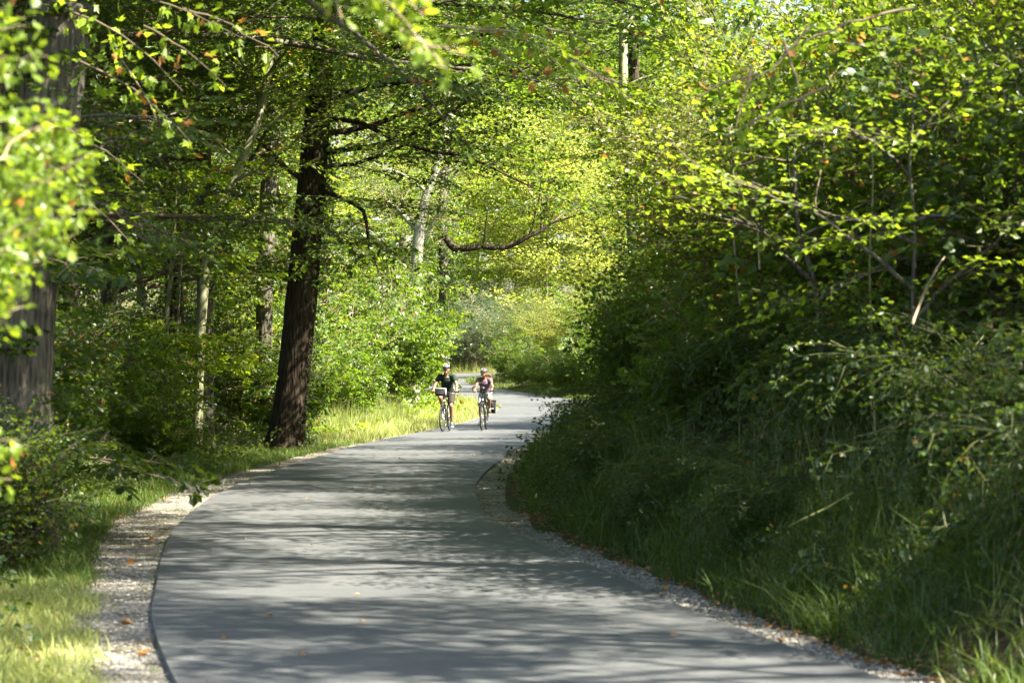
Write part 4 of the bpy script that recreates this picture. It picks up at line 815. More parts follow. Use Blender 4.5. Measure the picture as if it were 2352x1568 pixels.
# litter drift along the right edge of the shoulder
lt_ = []
for s in range(4):
    v, t = leaf_shape('lobed'); v = v - [.5, 0, 0]; v = v * [1, .75, 1.6]; v[:, 2] += .12 * np.sin(v[:, 0] * 5 + s); lt_.append(dict(V=v, T=t, fm=np.zeros(len(t), int), lid=np.zeros(len(t), int), n=1))
def lay(P, sc, rng, up=.3):
    n = len(P); a = rng.uniform(0, 6.28, n); D = np.stack([np.cos(a), np.sin(a), np.zeros(n)], 1); UP = np.tile([0, 0, 1.], (n, 1)) + rng.normal(size=(n, 3)) * up
    return stamp(lt_, np.column_stack([P, np.maximum(gz(P[:, 0], P[:, 1]), hprof(P[:, 1]) - .012) + .022 + np.where(np.abs(signed(P)[0]) < signed(P)[1] + .02, .045, 0)]), D, UP, rng.uniform(*sc, n), rng)
P = np.concatenate([scatter(rg, 1300, 13.5, 40, 1, lambda y: gr_(y) - .1, lambda y: gr_(y) + .35), scatter(rg, 330, 14, 40, -1, lambda y: gl(y) - .2, lambda y: gl(y) + .3)])
P = np.concatenate([P, CP[rg.integers(np.abs(CP[:560, 1] - 14).argmin(), np.abs(CP[:560, 1] - 60).argmin(), 34)] + rg.uniform(-1.7, 1.7, (34, 2)) * [1, .1]])
V, T, F, Rn = lay(P, (.025, .07), rg); V[:, 2] = V[:, 2]; tag(link('leaf_litter', raw_mesh('leaf_litter', V, T, [M['litter']], F, Rn)), 'brown dead leaves drifted along the outer edges of the gravel', 'dead leaves', None, 'stuff')
# single fallen leaves one can point at
fm_ = [raw_mesh('fallen_leaf', t['V'] * .085, t['T'], [M['litter']], None, np.full(len(t['T']), v)) for t, v in zip(lt_, (1.0, .3, .95, .6))]
for k, (us, vs, lab) in enumerate(((388, 1514, 'curled orange-brown leaf on the near left gravel by the road edge'), (452, 1175, 'two-toned brown leaf on the left gravel where the road starts to bend'), (1118, 1237, 'fallen leaf on the right gravel at the narrowest point'),
    (487, 1202, 'small brown leaf lying on the left side of the asphalt'), (1530, 1350, 'pale brown leaf standing in the grass above the right gravel'), (1720, 1435, 'fallen leaf on the right gravel edge, middle of the lower right'), (1795, 1470, 'pale fallen leaf on the right gravel edge further forward'),
    (1930, 1500, 'fallen leaf near the bottom right corner on the gravel'), (330, 1500, 'small leaf in the middle of the near left gravel'), (290, 1430, 'small leaf on the near left gravel by the grass'), (300, 1290, 'dry leaf on the shaded left gravel'), (1133, 1003, 'orange leaf on the asphalt in front of the woman cyclist'),
    (345, 1240, 'dry leaf on the left gravel between two shadow stripes'), (640, 1067, 'brown leaf at the left gravel edge before the thick dark oak'))):
    d = CAMZ * F_S / (vs - 827); x = xs(us, d); o = link('fallen_leaf', fm_[k % 4]); o.location = (x, d, max(float(gz(x, d)), -.03) + (.05 if k in (3, 11) else .035)); o.rotation_euler = (rg.uniform(-.5, .5), rg.uniform(-.5, .5), rg.uniform(0, 6)); s = 1.0 if k < 9 else 1.2; o.scale = (s, s, s * 1.5)
    tag(o, lab, 'leaf', 'single fallen leaves on the road and gravel')
# ------------------------------------------------------------------ near, out-of-focus foliage
PLM = []
for k in range(6):
    v, t = leaf_shape('palm' if k % 2 else 'lobed'); v = v.copy(); v[:, 2] = v[:, 2] * 1.5 + .10 * np.sin(v[:, 0] * 3 + k) ; st = np.array([(-.35, -.008, .02), (-.35, .008, .02), (0, .012, 0), (0, -.012, 0)]); n0 = len(v)
    V = np.vstack([v, st]); T = np.vstack([t, [(n0, n0 + 1, n0 + 2), (n0, n0 + 2, n0 + 3)]]); PLM.append((V, T))
leafm_ = [[raw_mesh('leaf', V * 1.0, T, [M['leaf_bright'], M['twig_green']], [0] * (len(T) - 2) + [1, 1], np.full(len(T), rv)) for rv in (.15, .45, .75, .92)] for V, T in PLM]
def near_branch(name, label, cat, seed, twigs, size, nparts, spacing=.05, spread=.06, nuse=None, r0=.006, bmat='twig_pale', loc=None, density=1.0):
    rng = np.random.default_rng(seed); loc = np.array(twigs[0][0]) if loc is None else np.array(loc); t = empty(name, tuple(loc), 0, label, cat); W = []; cand = []
    for (a, b_, sag) in twigs:
        a = np.array(a); b_ = np.array(b_); s = np.linspace(0, 1, 9); P = a + (b_ - a) * s[:, None]; P[:, 2] += sag * 4 * s * (1 - s) ; P[1:-1] += rng.normal(size=(7, 3)) * .008
        W.append(tube_np(P - loc, np.linspace(r0, r0 * .3, 9), 5, 0)); L = np.linalg.norm(b_ - a); k = int(L / spacing * density)
        for i in range(k):
            u = (i + rng.random()) / k; p, d = interp_path(P, min(u, .999)); d = d / np.linalg.norm(d); off = rng.normal(size=3); off -= d * off.dot(d); off /= np.linalg.norm(off)
            cand.append((p + off * rng.uniform(.2, 1) * spread, off * .8 + d * rng.uniform(-.1, .9) + np.array([0, 0, -.25])))
    V, T, F, Rn = W[0]
    for V, T, F, Rn in W: link('twig', raw_mesh('twig', V, T, [M[bmat]], F, smooth=True), t)
    rng.shuffle(cand)
    for i, (p, d) in enumerate(cand[:nparts]):
        o = link('leaf', leafm_[rng.integers(0, 6)][rng.integers(0, 4)], t); d = Vector(d).normalized(); up = Vector((rng.normal() * .5, rng.normal() * .5 - .2, 1)); y = up.cross(d).normalized(); z = d.cross(y)
        R_ = Matrix((d, y, z)).transposed().to_4x4(); s = size * rng.uniform(.65, 1.15); o.matrix_local = Matrix.Translation(Vector(p - loc)) @ R_ @ Matrix.Diagonal((s, s, s, 1))
    rest = cand[nparts:]
    if rest:
        tp = [dict(V=V, T=T, fm=np.array([0] * (len(T) - 2) + [1, 1]), lid=np.zeros(len(T), int), n=1) for V, T in PLM]; n = len(rest)
        V, T, F, Rn = stamp(tp, np.array([p - loc for p, d in rest]), np.array([d for p, d in rest]), np.tile([0, -.2, 1.], (n, 1)) + rng.normal(size=(n, 3)) * .5, size * rng.uniform(.65, 1.15, n), rng)
        c = link('foliage', raw_mesh('foliage', V, T, [M['leaf_bright'], M['twig_green']], F, Rn), t); c['kind'] = 'stuff'
    return t
rn = random.Random(11); tw = []
base = at(-260, 1500, 9.6)
for (u, v) in ((215, 350), (205, 420), (180, 300), (195, 480), (150, 260), (120, 420), (170, 540), (100, 340), (60, 280), (40, 420), (80, 500), (30, 560), (140, 470), (110, 130), (60, 60), (25, 170), (10, 20), (90, 600), (20, 660), (70, 700), (40, 620), (165, 390), (130, 320)):
    dd = rn.uniform(8.8, 10.6); e = at(u, v, dd); s_ = at(u - rn.uniform(160, 300), v + rn.uniform(20, 190), dd + rn.uniform(-.2, .3)); tw.append((s_, e, rn.uniform(.01, .05)))
for (u, v) in ((40, 1010), (30, 1100)):
    dd = rn.uniform(8.8, 9.4); tw.append((at(u - 150, v + 60, dd), at(u, v, dd), .02))
near_branch('young_maple', 'bright sunlit out-of-focus leaves of a young maple filling the near left edge of the picture', 'tree', 5, tw, .050, 300, .0068, .085, loc=tuple(base))
st_ = [o for o in C.objects if o.name.startswith('young_maple')][0]; mb = MB()
for k in range(5):
    a = np.array((0, 0, -.35)); b_ = at(-120 + k * 18, 900 - k * 230, 9.6) - base; mb.tube([a + [k * .02, 0, 0], a * .4 + b_ * .5 + [-.03, .02 * k, 0], b_, b_ + [.03 * k, 0, .5]], [.02, .014, .010, .004], 6)
mb.build('stem', M['twig_pale'], st_)
tw = [(at(640, -160, 9.6), at(860, 30, 9.5), .03), (at(800, -60, 9.5), at(980, 100, 9.4), .02), (at(920, 70, 9.4), at(1080, 128, 9.3), -.01), (at(820, -90, 9.3), at(975, 40, 9.3), .02), (at(820, -60, 9.6), at(900, 60, 9.5), .0), (at(850, -120, 9.4), at(985, -10, 9.3), .0), (at(740, -60, 9.4), at(785, 45, 9.3), .0), (at(960, 90, 9.4), at(1030, 160, 9.3), .0)]
near_branch('overhanging_branch', 'blurred sunlit branch tip with green leaves hanging in from the top left of centre', 'branch', 6, tw, .060, 150, .0145, .055, r0=.008)
tw = [(at(1010, 60, 23), at(1420, 190, 22), .12), (at(1200, 90, 22.5), at(1330, 200, 22), .05), (at(1100, 70, 22.5), at(1290, 110, 22), .06), (at(1290, 130, 22.5), at(1440, 225, 22), .04), (at(1130, 110, 22.5), at(1230, 190, 22), .02), (at(1250, 60, 23), at(1400, 130, 22.5), .04)]
near_branch('overhanging_branch', 'sunlit slightly blurred branch of pale green leaves hanging in at the top, right of centre', 'branch', 7, tw, .105, 210, .035, .14, r0=.014)
tw = [(at(1860, 60, 17), at(1720, 190, 17), -.05), (at(1730, 150, 17), at(1690, 300, 17), .02), (at(1740, 170, 17), at(1600, 230, 17), .03), (at(2100, 20, 17), at(1800, 120, 17), .05), (at(1800, 90, 17), at(1850, 260, 17), .0), (at(1900, 200, 16.5), at(1640, 330, 17), .02)]
near_branch('overhanging_branch', 'crooked pale branch with sparse leaves reaching out of the right-hand bushes near the top', 'branch', 8, tw, .085, 150, .05, .10, r0=.013)
tw = [(at(150, 20, 20), at(420, 210, 19.5), .1), (at(180, 140, 20), at(440, 330, 19.5), .1), (at(120, -20, 20), at(560, 90, 19.5), .12), (at(330, 60, 20), at(520, 200, 19.5), .05), (at(250, 90, 20), at(360, 280, 19.5), .03), (at(100, 280, 20), at(330, 420, 19.5), .06), (at(420, 20, 20), at(640, 130, 20), .05), (at(140, 420, 20), at(300, 560, 19.5), .05)]
near_branch('overhanging_branch', 'drooping leafy branch in front of the leaning oak at the upper left, partly in sun', 'branch', 9, tw, .10, 230, .04, .15, r0=.012, bmat='twig')
# ivy on the thick oak and litter of twigs
oak_ = [o for o in C.objects if o.get('label', '').startswith('thick dark-barked')][0]; ri = np.random.default_rng(31); pos = []; D = []
tp_ = np.array(mp_) - np.array(oak_.location)
for i in range(240):
    s = ri.uniform(.02, .42) if i < 150 else ri.uniform(.3, .55); p, d = interp_path(tp_, s); a = ri.normal(.1, .35); r_ = .36 - .2 * s; nn = np.array([math.cos(a), -math.sin(a) * .8 - .1, 0]); pos.append(p + nn * r_); D.append(nn * .4 + np.array([0, ri.normal() * .4, -.6]))
V, T, F, Rn = stamp(SPR['ivy'], np.array(pos), np.array(D), np.array(D) * 0 + [1, -.5, .3], ri.uniform(.5, 1.0, len(pos)), ri)
c = link('ivy', raw_mesh('ivy', V, T, [DK, M['twig']], F, Rn), oak_); c['kind'] = 'stuff'
# ------------------------------------------------------------------ cyclists and their bicycles
M['black_metal'] = plain('black_painted_metal', (.018, .019, .021), .3, 0.0, .6)
M['silver'] = plain('brushed_silver_metal', (.55, .56, .58), .3, 1.0, .5)
M['rubber'] = plain('black_rubber', (.016, .016, .016), .75, 0, .3)
M['black_fab'] = plain('black_fabric', (.014, .015, .018), .85, 0, .2, .3, 60)
M['pale_fab'] = plain('pale_grey_fabric', (.35, .37, .38), .7, 0, .3)
M['skin'] = plain('skin', (.21, .105, .068), .5, 0, .4, .08, 18)
M['skin_f'] = plain('tanned_skin', (.23, .115, .073), .5, 0, .4, .08, 18)
M['lip'] = plain('lips', (.40, .12, .10), .5); M['eye'] = plain('dark_eye', (.03, .02, .015), .3); M['teeth'] = plain('teeth', (.8, .78, .72), .4)
M['shirt_m'] = plain('dark_green_shirt', (.012, .022, .018), .85, 0, .2, .25, 14); M['shorts_m'] = plain('dark_brown_shorts', (.026, .021, .018), .85, 0, .2, .2, 14)
M['shirt_f'] = plain('mauve_shirt', (.11, .08, .11), .85, 0, .2, .2, 14); M['shorts_f'] = plain('white_shorts', (.30, .32, .36), .8, 0, .2, .06, 14)
M['blue_shoe'] = plain('blue_shoe', (.02, .05, .12), .6); M['dark_shoe'] = plain('dark_shoe', (.03, .032, .036), .6); M['sock'] = plain('white_sock', (.6, .6, .6), .9); M['sock_b'] = plain('black_sock', (.02, .02, .02), .9)
M['helmet_b'] = plain('black_helmet', (.02, .022, .025), .25, 0, .6); M['helmet_w'] = plain('white_helmet', (.30, .31, .33), .25, 0, .6); M['helmet_g'] = plain('grey_helmet', (.055, .06, .06), .3, 0, .6)
M['hair'] = plain('brown_hair', (.09, .035, .018), .6, 0, .4, .4, 40); M['hair_d'] = plain('dark_hair', (.03, .02, .015), .6)

def remesh(name, mb, mats, parent, vox=.010, sm_=6):
    me = mb.mesh(name, mats, True); o = bpy.data.objects.new(name, me); C.objects.link(o)
    r = o.modifiers.new('r', 'REMESH'); r.mode = 'VOXEL'; r.voxel_size = vox; s = o.modifiers.new('s', 'SMOOTH'); s.iterations = sm_; s.factor = .5
    dg = bpy.context.evaluated_depsgraph_get(); dg.update(); m2 = bpy.data.meshes.new_from_object(o.evaluated_get(dg)); m2.name = name
    if not len(m2.materials):
        for q_ in (mats if isinstance(mats, (list, tuple)) else [mats]): m2.materials.append(q_)
    m2.polygons.foreach_set('use_smooth', [True] * len(m2.polygons)); o.modifiers.clear(); o.data = m2; bpy.data.meshes.remove(me); o.parent = parent
    return o

def bicycle(label, man, loc, rz, steer):
    t = empty('bicycle', loc, rz, label, 'bicycle'); R = .345; ya, yb = -.54, .54; bbp = Vector((0, .10, .29)); ht = Vector((0, -.335, .88)); hb = Vector((0, -.375, .72)); st = Vector((0, .27, .84)); sb = Vector((0, .31, .95 if man else .91))
    BM = M['black_metal']; f = MB()
    f.tube([ht, hb], .019, 10); f.tube([ht + Vector((0, .01, -.02)), st + Vector((0, -.01, -.06 if man else -.30))], .016, 8); f.tube([hb, bbp], .020, 8); f.tube([bbp, st], .016, 8)
    for s in (-1, 1):
        f.tube([bbp + Vector((s * .03, .03, 0)), (s * .062, yb, R)], .009, 6); f.tube([st + Vector((s * .014, 0, -.05)), (s * .062, yb, R)], .008, 6)
    f.tube([bbp - Vector((.038, 0, 0)), bbp + Vector((.038, 0, 0))], .024, 10); f.build('frame', BM, t)
    fr = empty('front_assembly', (0, -.375, 0)) if False else None
    rot = Matrix.Rotation(steer, 4, 'Z'); piv = Vector((0, -.40, 0))
    def steerp(o): o.matrix_basis = Matrix.Translation(piv) @ rot @ Matrix.Translation(-piv) @ o.matrix_basis
    fk = MB()
    for s in (-1, 1): fk.tube([(0, -.385, .70), (s * .045, -.40, .69), (s * .055, -.43, .60), (s * .056, ya, R)], [.014, .015, .013, .009], 8)
    steerp(fk.build('fork', BM, t))
    for y in (ya, yb):
        w = empty('wheel', (0, y, R)); w.parent = t; mb = MB().ring((0, 0, 0), (1, 0, 0), R - .019, .019, 48, 8); mb.build('tyre', M['rubber'], w)
        MB().ring((0, 0, 0), (1, 0, 0), R - .047, .011, 48, 6, sx=1.1).build('rim', M['black_metal'], w); MB().tube([(-.045, 0, 0), (-.03, 0, 0), (.03, 0, 0), (.045, 0, 0)], [.012, .024, .024, .012], 10).build('hub', M['silver'], w)
        sp = MB()
        for k in range(28):
            a = 2 * math.pi * k / 28; s = 1 if k % 2 else -1; b = a + s * .35 * (1 if k % 4 < 2 else -1); sp.tube([(s * .026, math.cos(b) * .022, math.sin(b) * .022), (0, math.cos(a) * (R - .05), math.sin(a) * (R - .05))], .0013, 3, cap=False)
        tag(sp.build('spokes', M['silver'], w), kind='stuff')
        g_ = MB().ring((0, y, R), (1, 0, 0), R + .022, .022, 26, 6, arc=(-35, 75) if y > 0 else (-62, 28), sx=1.3).build('mudguard', BM, t)
        br = MB().box((0, y + (-.06 if y > 0 else .06), .72), (.045, .012, .02), bev=.005).build('rim_brake', M['black_metal'], t)
        if y < 0:
            steerp(w); steerp(g_); steerp(br)
    MB().tube([st, sb], .0135, 8).build('seat_post', M['silver'], t)
    sd = MB(); sd.ell(sb + Vector((0, .07, .015)), (.085, .10, .028)); sd.ell(sb + Vector((0, -.05, .018)), (.035, .14, .022)); sd.build('saddle', M['black_fab'], t)
    z = 1.03; hbm = MB()
    if man:
        hbm.tube([(-.36, -.30, z), (-.25, -.335, z + .005), (-.08, -.375, z - .005), (.08, -.375, z - .005), (.25, -.335, z + .005), (.36, -.30, z)], .0125, 8)
        hbm.tube([(.36, -.30, z), (.37, -.33, z + .02), (.375, -.40, z + .045)], .013, 8); hbm.tube([(-.36, -.30, z), (-.365, -.33, z + .01)], .013, 8)
    else:
        for s in (-1, 1): hbm.tube([(0, -.38, z - .01), (s * .10, -.375, z - .005), (s * .19, -.34, z - .01), (s * .25, -.335, z), (s * .285, -.35, z + .045), (s * .285, -.36, z + .09), (s * .25, -.38, z + .125), (s * .17, -.41, z + .13)], .0135, 8)
    steerp(hbm.build('handlebar', M['rubber'] if not man else BM, t))
    stem = MB().tube([ht, ht + Vector((0, .02, .09)), (0, -.375, z - .005)], .017, 8).build('stem', BM, t)
    for s in (-1, 1):
        gp = MB().tube([(s * .25, -.335, z + .004), (s * (.35 if man else .20), -.302 if man else -.345, z)], .017, 8).build('grip', M['rubber'], t); steerp(gp)
        bl_ = MB().tube([(s * .15, -.37, z - .015), (s * .18, -.41, z - .025), (s * .27, -.40, z - .035)], .006, 6).build('brake_lever', M['silver'], t); steerp(bl_)
    for s, up in ((1, not man), (-1, man)):
        sg = 1 if up else -1; e = bbp + Vector((s * .075, .02 * sg, .165 * sg)); cr = MB().tube([bbp + Vector((s * .045, 0, 0)), bbp + Vector((s * .062, 0, 0)), e], [.016, .013, .010], 8).build('crank', M['silver'], t)
        MB().box(e + Vector((s * .05, 0, 0)), (.045, .045, .011), bev=.008).build('pedal', M['black_metal'], cr)
    cg = MB(); cg.ring(bbp - Vector((.045, 0, 0)), (1, 0, 0), .085, .006, 28, 4)
    for k in range(5): a = k * 1.2566; cg.tube([bbp - Vector((.045, 0, 0)), bbp + Vector((-.045, math.cos(a) * .085, math.sin(a) * .085))], .007, 4)
    cg.build('chainring', M['silver'], t)
    MB().tube([bbp + Vector((-.045, 0, .088)), (-.045, yb, R + .04), (-.045, yb + .035, R), (-.045, yb, R - .04), bbp + Vector((-.045, 0, -.088))], .005, 4).build('chain', M['black_metal'], t)
    rk = MB()
    for s in (-1, 1): rk.tube([(s * .055, yb, R), (s * .065, yb - .02, .74), (s * .06, yb + .18, .745)], .005, 5); rk.tube([(s * .065, yb - .20, .74), (s * .065, yb + .18, .74)], .005, 5)
    for k in range(4): rk.tube([(-.065, yb - .18 + k * .11, .74), (.065, yb - .18 + k * .11, .74)], .004, 5)
    rk.build('luggage_rack', BM, t)
    hl = MB().tube([(0, -.42, .80), (0, -.46, .80)], [.022, .032], 12).build('headlamp', M['silver'], t); steerp(hl)
    cb = MB()
    for s in (-1, 1): cb.tube([(s * .15, -.39, z - .02), (s * .10, -.47, z - .06), (s * .03, -.44, .90), (0, -.40, .80)], .003, 4)
    steerp(cb.build('brake_cables', M['rubber'], t)); return t

def rider(label, man, loc, rz):
    t = empty('person', loc, rz, label, 'person'); skin = M['skin'] if man else M['skin_f']; k = 1.0 if man else .92
    if man:
        J = dict(pel=(0, .28, 1.02), wst=(0, .17, 1.18), chs=(0, .03, 1.36), nck=(0, -.04, 1.475), hd=(.01, -.10, 1.615), shz=(.185, -.01, 1.43), elb=(.29, -.13, 1.20), wr=(.305, -.265, 1.075), hand=(.305, -.325, 1.055))
        L = {1: ((.095, .26, .98), (.125, -.03, .66), (.115, .13, .24), (.13, .09, .155)), -1: ((-.095, .26, .98), (-.15, -.15, .88), (-.12, .17, .57), (-.13, .12, .485))}
    else:
        J = dict(pel=(0, .28, .975), wst=(0, .21, 1.12), chs=(0, .11, 1.27), nck=(0, .055, 1.375), hd=(-.005, .015, 1.495), shz=(.155, .08, 1.335), elb=(.225, -.06, 1.14), wr=(.225, -.25, 1.06), hand=(.225, -.315, 1.045))
        L = {-1: ((-.085, .26, .94), (-.11, -.01, .62), (-.10, .13, .235), (-.125, .09, .155)), 1: ((.085, .26, .94), (.14, -.14, .835), (.12, .16, .545), (.135, .12, .485))}
    V_ = {a: Vector(b) for a, b in J.items()}; mir = lambda v, s: Vector((v[0] * s, v[1], v[2])); b = MB()
    b.tube([V_['pel'] - Vector((0, -.03, .08)), V_['pel'], V_['wst'], V_['chs'], V_['nck'] + Vector((0, .02, -.03))], [.13 * k, .150 * k, .130 * k, .158 * k, .085], 14, sq=[.8, .74, .76, .66, .8], upx=True)
    b.tube([V_['nck'] + Vector((0, .03, -.06)), V_['nck'], V_['hd'] + Vector((0, .02, -.03))], [.06 * k, .052 * k, .05 * k], 10)
    turn = Matrix.Rotation(rad(6 if man else -38), 3, 'Z') @ Matrix.Rotation(rad(6), 3, 'X')
    hc = V_['hd']; hp = lambda x, y, z: hc + turn @ Vector((x, y, z))
    def hf(p):
        z = p.z / .115; q = Vector(p); 
        if z < -.1: q.x *= 1 - .26 * (-z); q.y = q.y * (1 - .10 * (-z)) - .012 * (-z)
        return q
    b.ell(hc, (.074, .094, .115), 18, 14, rot=turn, fn=hf); b.ell(hp(0, -.09, -.012), (.013, .020, .022), 8, 6, rot=turn); b.ell(hp(0, -.072, -.082), (.030, .022, .020), 8, 6, rot=turn)
    for s in (-1, 1): b.ell(hp(s * .076, .008, -.012), (.010, .018, .030), 8, 6, rot=turn); b.ell(hp(s * .042, -.066, -.035), (.022, .018, .02), 8, 6, rot=turn)
    for s in (-1, 1):
        sh, el, wr, hd = (mir(V_[q], s) for q in ('shz', 'elb', 'wr', 'hand')); b.ell(sh, (.055 * k,) * 3, 10, 8); b.tube([sh, sh.lerp(el, .35), el, el.lerp(wr, .3), wr], [.050 * k, .047 * k, .038 * k, .039 * k, .026 * k], 10)
        b.tube([wr, wr.lerp(hd, .6), hd + Vector((0, 0, .012))], [.026 * k, .034, .036], 8, sq=[1, .75, .7])
        for q in range(4):      # four fingers curl over the grip
            fx = hd + Vector(((q - 1.5) * .021, -.010, .014)); ln = (.9, 1.05, 1.0, .8)[q]
            b.tube([fx, fx + Vector((0, -.024 * ln, -.004)), fx + Vector((0, -.030 * ln, -.026 * ln)), fx + Vector((0, -.012, -.042 * ln))], [.0095, .0092, .0085, .0075], 6)
        th = wr.lerp(hd, .55) + Vector((-s * .026, 0, -.004)); b.tube([th, th + Vector((-s * .018, -.022, -.012)), th + Vector((-s * .016, -.045, -.026))], [.012, .011, .009], 6)
        hip, kn, an, ft = (Vector(q) for q in L[s]); b.ell(hip, (.085 * k, .10 * k, .09 * k), 12, 8); b.tube([hip, hip.lerp(kn, .4), kn], [.092 * k, .078 * k, .056 * k], 12); b.ell(kn, (.054 * k, .056 * k, .056 * k), 10, 8)
        cm = kn.lerp(an, .33) + Vector((0, .018, 0)); b.tube([kn, cm, kn.lerp(an, .7) + Vector((0, .006, 0)), an], [.052 * k, .056 * k, .040 * k, .033 * k], 12); b.tube([an, ft + Vector((0, -.02, -.0)), ft + Vector((0, -.08, -.01))], [.034, .034, .026], 8)
    remesh('body', b, skin, t, .009, 3)
    # shirt
    c = MB(); c.tube([V_['pel'] + Vector((0, .0, -.02)), V_['wst'], V_['wst'].lerp(V_['chs'], .6), V_['chs'], V_['nck'] + Vector((0, .03, -.035))], [.168 * k, .152 * k, .162 * k, .18 * k, .10 * k], 16, sq=[.78, .78, .76, .70, .85], upx=True)
    for s in (-1, 1):
        sh, el = mir(V_['shz'], s), mir(V_['elb'], s); c.ell(sh, (.068 * k,) * 3, 12, 8); c.tube([sh - Vector((s * .06, 0, 0)), sh, sh.lerp(el, .55 if man else .42)], [.07 * k, .068 * k, .066 * k], 12)
        c.tube([sh, V_['nck'] + Vector((s * .035, .03, -.02))], [.05 * k, .045 * k], 8)
    remesh('shirt', c, M['shirt_m'] if man else M['shirt_f'], t, .012, 5)
    c = MB(); c.tube([V_['pel'] + Vector((0, .04, -.10)), V_['pel'], V_['pel'].lerp(V_['wst'], .35)], [.14 * k, .168 * k, .156 * k], 14, sq=[.85, .82, .82], upx=True)
    for s in (-1, 1):
        hip, kn = Vector(L[s][0]), Vector(L[s][1]); c.ell(hip, (.10 * k, .11 * k, .10 * k), 12, 8); c.tube([hip, hip.lerp(kn, .5), hip.lerp(kn, .86)], [.105 * k, .096 * k, .088 * k], 14)
    remesh('shorts', c, M['shorts_m'] if man else M['shorts_f'], t, .012, 5)
    for s in (-1, 1):
        an, ft = Vector(L[s][2]), Vector(L[s][3]); sk = an.lerp(Vector(L[s][1]), .12); MB().tube([an.lerp(ft, .3), an, sk], [.037, .037, .039], 12).build('sock', M['sock_b'] if man else M['sock'], t)
        h = MB(); h.tube([ft + Vector((0, .095, .012)), ft + Vector((0, .06, .02)), ft + Vector((0, 0, .012)), ft + Vector((0, -.08, 0)), ft + Vector((0, -.135, -.006))], [.026, .040, .043, .040, .024], 12, sq=[1, .95, 1, 1.1, 1]); h.tube([ft + Vector((0, .05, .02)), an + Vector((0, 0, -.01))], [.042, .040], 12)
        so = remesh('shoe', h, M['blue_shoe'] if man else M['dark_shoe'], t, .009, 3); MB().box(ft + Vector((0, -.02, -.036)), (.042, .125, .009), bev=.02).build('sole', M['pale_fab'] if man else M['dark_shoe'], so)
    for s in (-1, 1):
        MB().ell(hp(s * .029, -.085, .012), (.012, .008, .007), 8, 6, rot=turn).build('eye', M['eye'], t); MB().tube([hp(s * .014, -.094, .028), hp(s * .045, -.082, .028)], .004, 5).build('eyebrow', M['hair_d'] if man else M['hair'], t)
    mo = MB().ell(hp(0, -.096 if man else -.094, -.056), (.022, .008, .007), 10, 6, rot=turn).build('mouth', M['lip'], t)
    MB().ell(hp(0, -.1015 if man else -.0995, -.054), (.015, .005, .0035), 8, 5, rot=turn).build('teeth', M['teeth'], mo)
    # helmet with raised ribs
    def hsh(p): q = Vector(p); q.z = max(q.z, -.018); return q
    tilt = turn @ Matrix.Rotation(rad(8), 3, 'X'); hcn = hp(0, .014, .062); hm = MB().ell(hcn, (.092, .125, .088), 20, 12, rot=tilt, fn=hsh).build('helmet', M['helmet_b'] if man else M['helmet_g'], t)
    for q in range(-2, 3):
        x = q * .036; P_r = []
        for a in range(0, 11):
            an_ = math.pi * (.04 + .92 * a / 10); rr2 = math.sqrt(max(.05, 1 - (x / .095) ** 2)); P_r.append(hcn + tilt @ Vector((x * (.75 + .35 * math.sin(an_)), -math.cos(an_) * .124 * rr2, math.sin(an_) * .094 * rr2 + .0)))
        MB().tube(P_r, [.003] + [.006] * 9 + [.003], 6).build('helmet_rib', (M['helmet_w'] if man else M['helmet_g']), hm)
    MB().box(hcn + tilt @ Vector((0, -.128, -.006)), (.055, .018, .004), rot=tilt, bev=.015).build('helmet_peak', M['helmet_b'] if man else M['helmet_g'], hm)
    for s in (-1, 1): MB().tube([hcn + tilt @ Vector((s * .08, 0, -.02)), hp(s * .062, -.03, -.07), hp(0, -.045, -.112)], .005, 5).build('chin_strap', M['black_fab'], hm)
    if man: MB().ell(hp(0, .035, .0), (.078, .075, .070), 12, 8, rot=turn).build('hair', M['hair_d'], t)
    else:
        h = MB(); h.ell(hp(0, .032, -.005), (.079, .078, .085), 12, 8, rot=turn); r2 = random.Random(4)
        for q in range(7):
            a = hp(.02, .10, -.02); h.tube([a, a + Vector((.05 + r2.uniform(-.01, .02), .03, -.01 - .004 * q)), a + Vector((.10 + r2.uniform(-.02, .02), .05, -.045 - .008 * q)), a + Vector((.125 + r2.uniform(-.02, .03), .06, -.10 - .01 * q))], [.018, .022, .014, .004], 6)
        remesh('hair', h, M['hair'], t, .009, 2)
        nk = V_['nck']; MB().tube([nk + Vector((-.05, .02, .0)), nk + Vector((-.03, -.06, -.08)), nk + Vector((0, -.085, -.15)), nk + Vector((.03, -.06, -.08)), nk + Vector((.05, .02, .0))], .004, 5).build('neck_cord', M['black_fab'], t)
    return t
rz_m, rz_w = rad(-7), rad(-5)
def bike_loc(us, y, rz): x = xs(us, y); f = Vector((math.sin(rz), -math.cos(rz))) * .54; return (x - f.x, y - f.y, float(hprof(y)) + .036)
lm = bike_loc(1018.7, 62.8, rz_m); lw = bike_loc(1107.7, 63.75, rz_w)
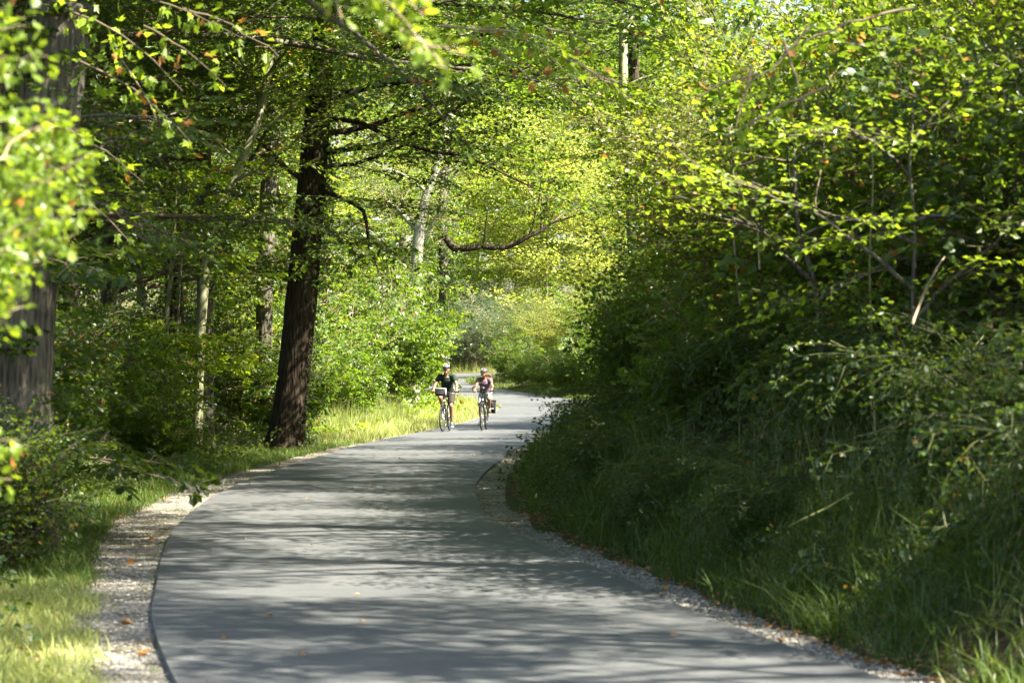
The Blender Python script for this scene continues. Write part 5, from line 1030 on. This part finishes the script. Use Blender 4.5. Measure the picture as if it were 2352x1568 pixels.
bicycle('dark touring bicycle with a box bag on its handlebar, ridden by the man', True, lm, rz_m, rad(-6))
bicycle('black trekking bicycle with looped handlebar ends, ridden by the woman', False, lw, rz_w, rad(-2))
rider('man on the left bicycle in dark green t-shirt, dark shorts and white-striped helmet', True, lm, rz_m)
rider('woman on the right bicycle in mauve t-shirt, white shorts and grey helmet', False, lw, rz_w)
def onbike(name, loc, rz, label, cat): return empty(name, loc, rz, label, cat)
bagt = onbike('handlebar_bag', lm, rz_m, 'black box-shaped handlebar bag with pale lid on the front of the left bicycle', 'bag')
hb_ = MB().box((-.09, -.50, 1.02), (.135, .085, .09), taper=.92, bev=.025).build('bag_body', M['black_fab'], bagt)
MB().box((-.09, -.50, 1.122), (.142, .092, .011), bev=.025).build('lid', M['pale_fab'], bagt); MB().box((.052, -.50, 1.03), (.006, .07, .085), bev=.002).build('side_panel', M['pale_fab'], bagt)
MB().box((-.09, -.588, .985), (.10, .004, .035), bev=.002).build('front_pocket', M['black_fab'], bagt); MB().tube([(-.09, -.42, 1.03), (-.03, -.38, 1.02)], .012, 8).build('bracket', M['black_metal'], bagt)
pn = onbike('pannier_bag', lw, rz_w, 'black pannier hanging on the rear rack of the woman\'s bicycle', 'bag')
MB().box((.165, .56, .60), (.085, .15, .165), taper=.88, bev=.04).build('bag_body', M['black_fab'], pn); MB().box((.165, .56, .772), (.09, .155, .016), bev=.04).build('flap', M['black_fab'], pn)
MB().tube([(.165, .405, .77), (.17, .398, .66), (.165, .42, .50)], .008, 6).build('strap', M['black_metal'], pn); MB().box((.165, .400, .56), (.05, .004, .012), bev=.002).build('reflective_strip', M['pale_fab'], pn)
ph = onbike('bike_computer', lw, rz_w, 'small black display clipped on the middle of the woman\'s handlebar', 'device')
MB().box((0, -.40, 1.12), (.040, .012, .045), bev=.008, rot=Matrix.Rotation(rad(-30), 3, 'X')).build('display', M['black_metal'], ph); MB().tube([(0, -.385, 1.09), (0, -.375, 1.04)], .009, 8).build('mount', M['black_metal'], ph)
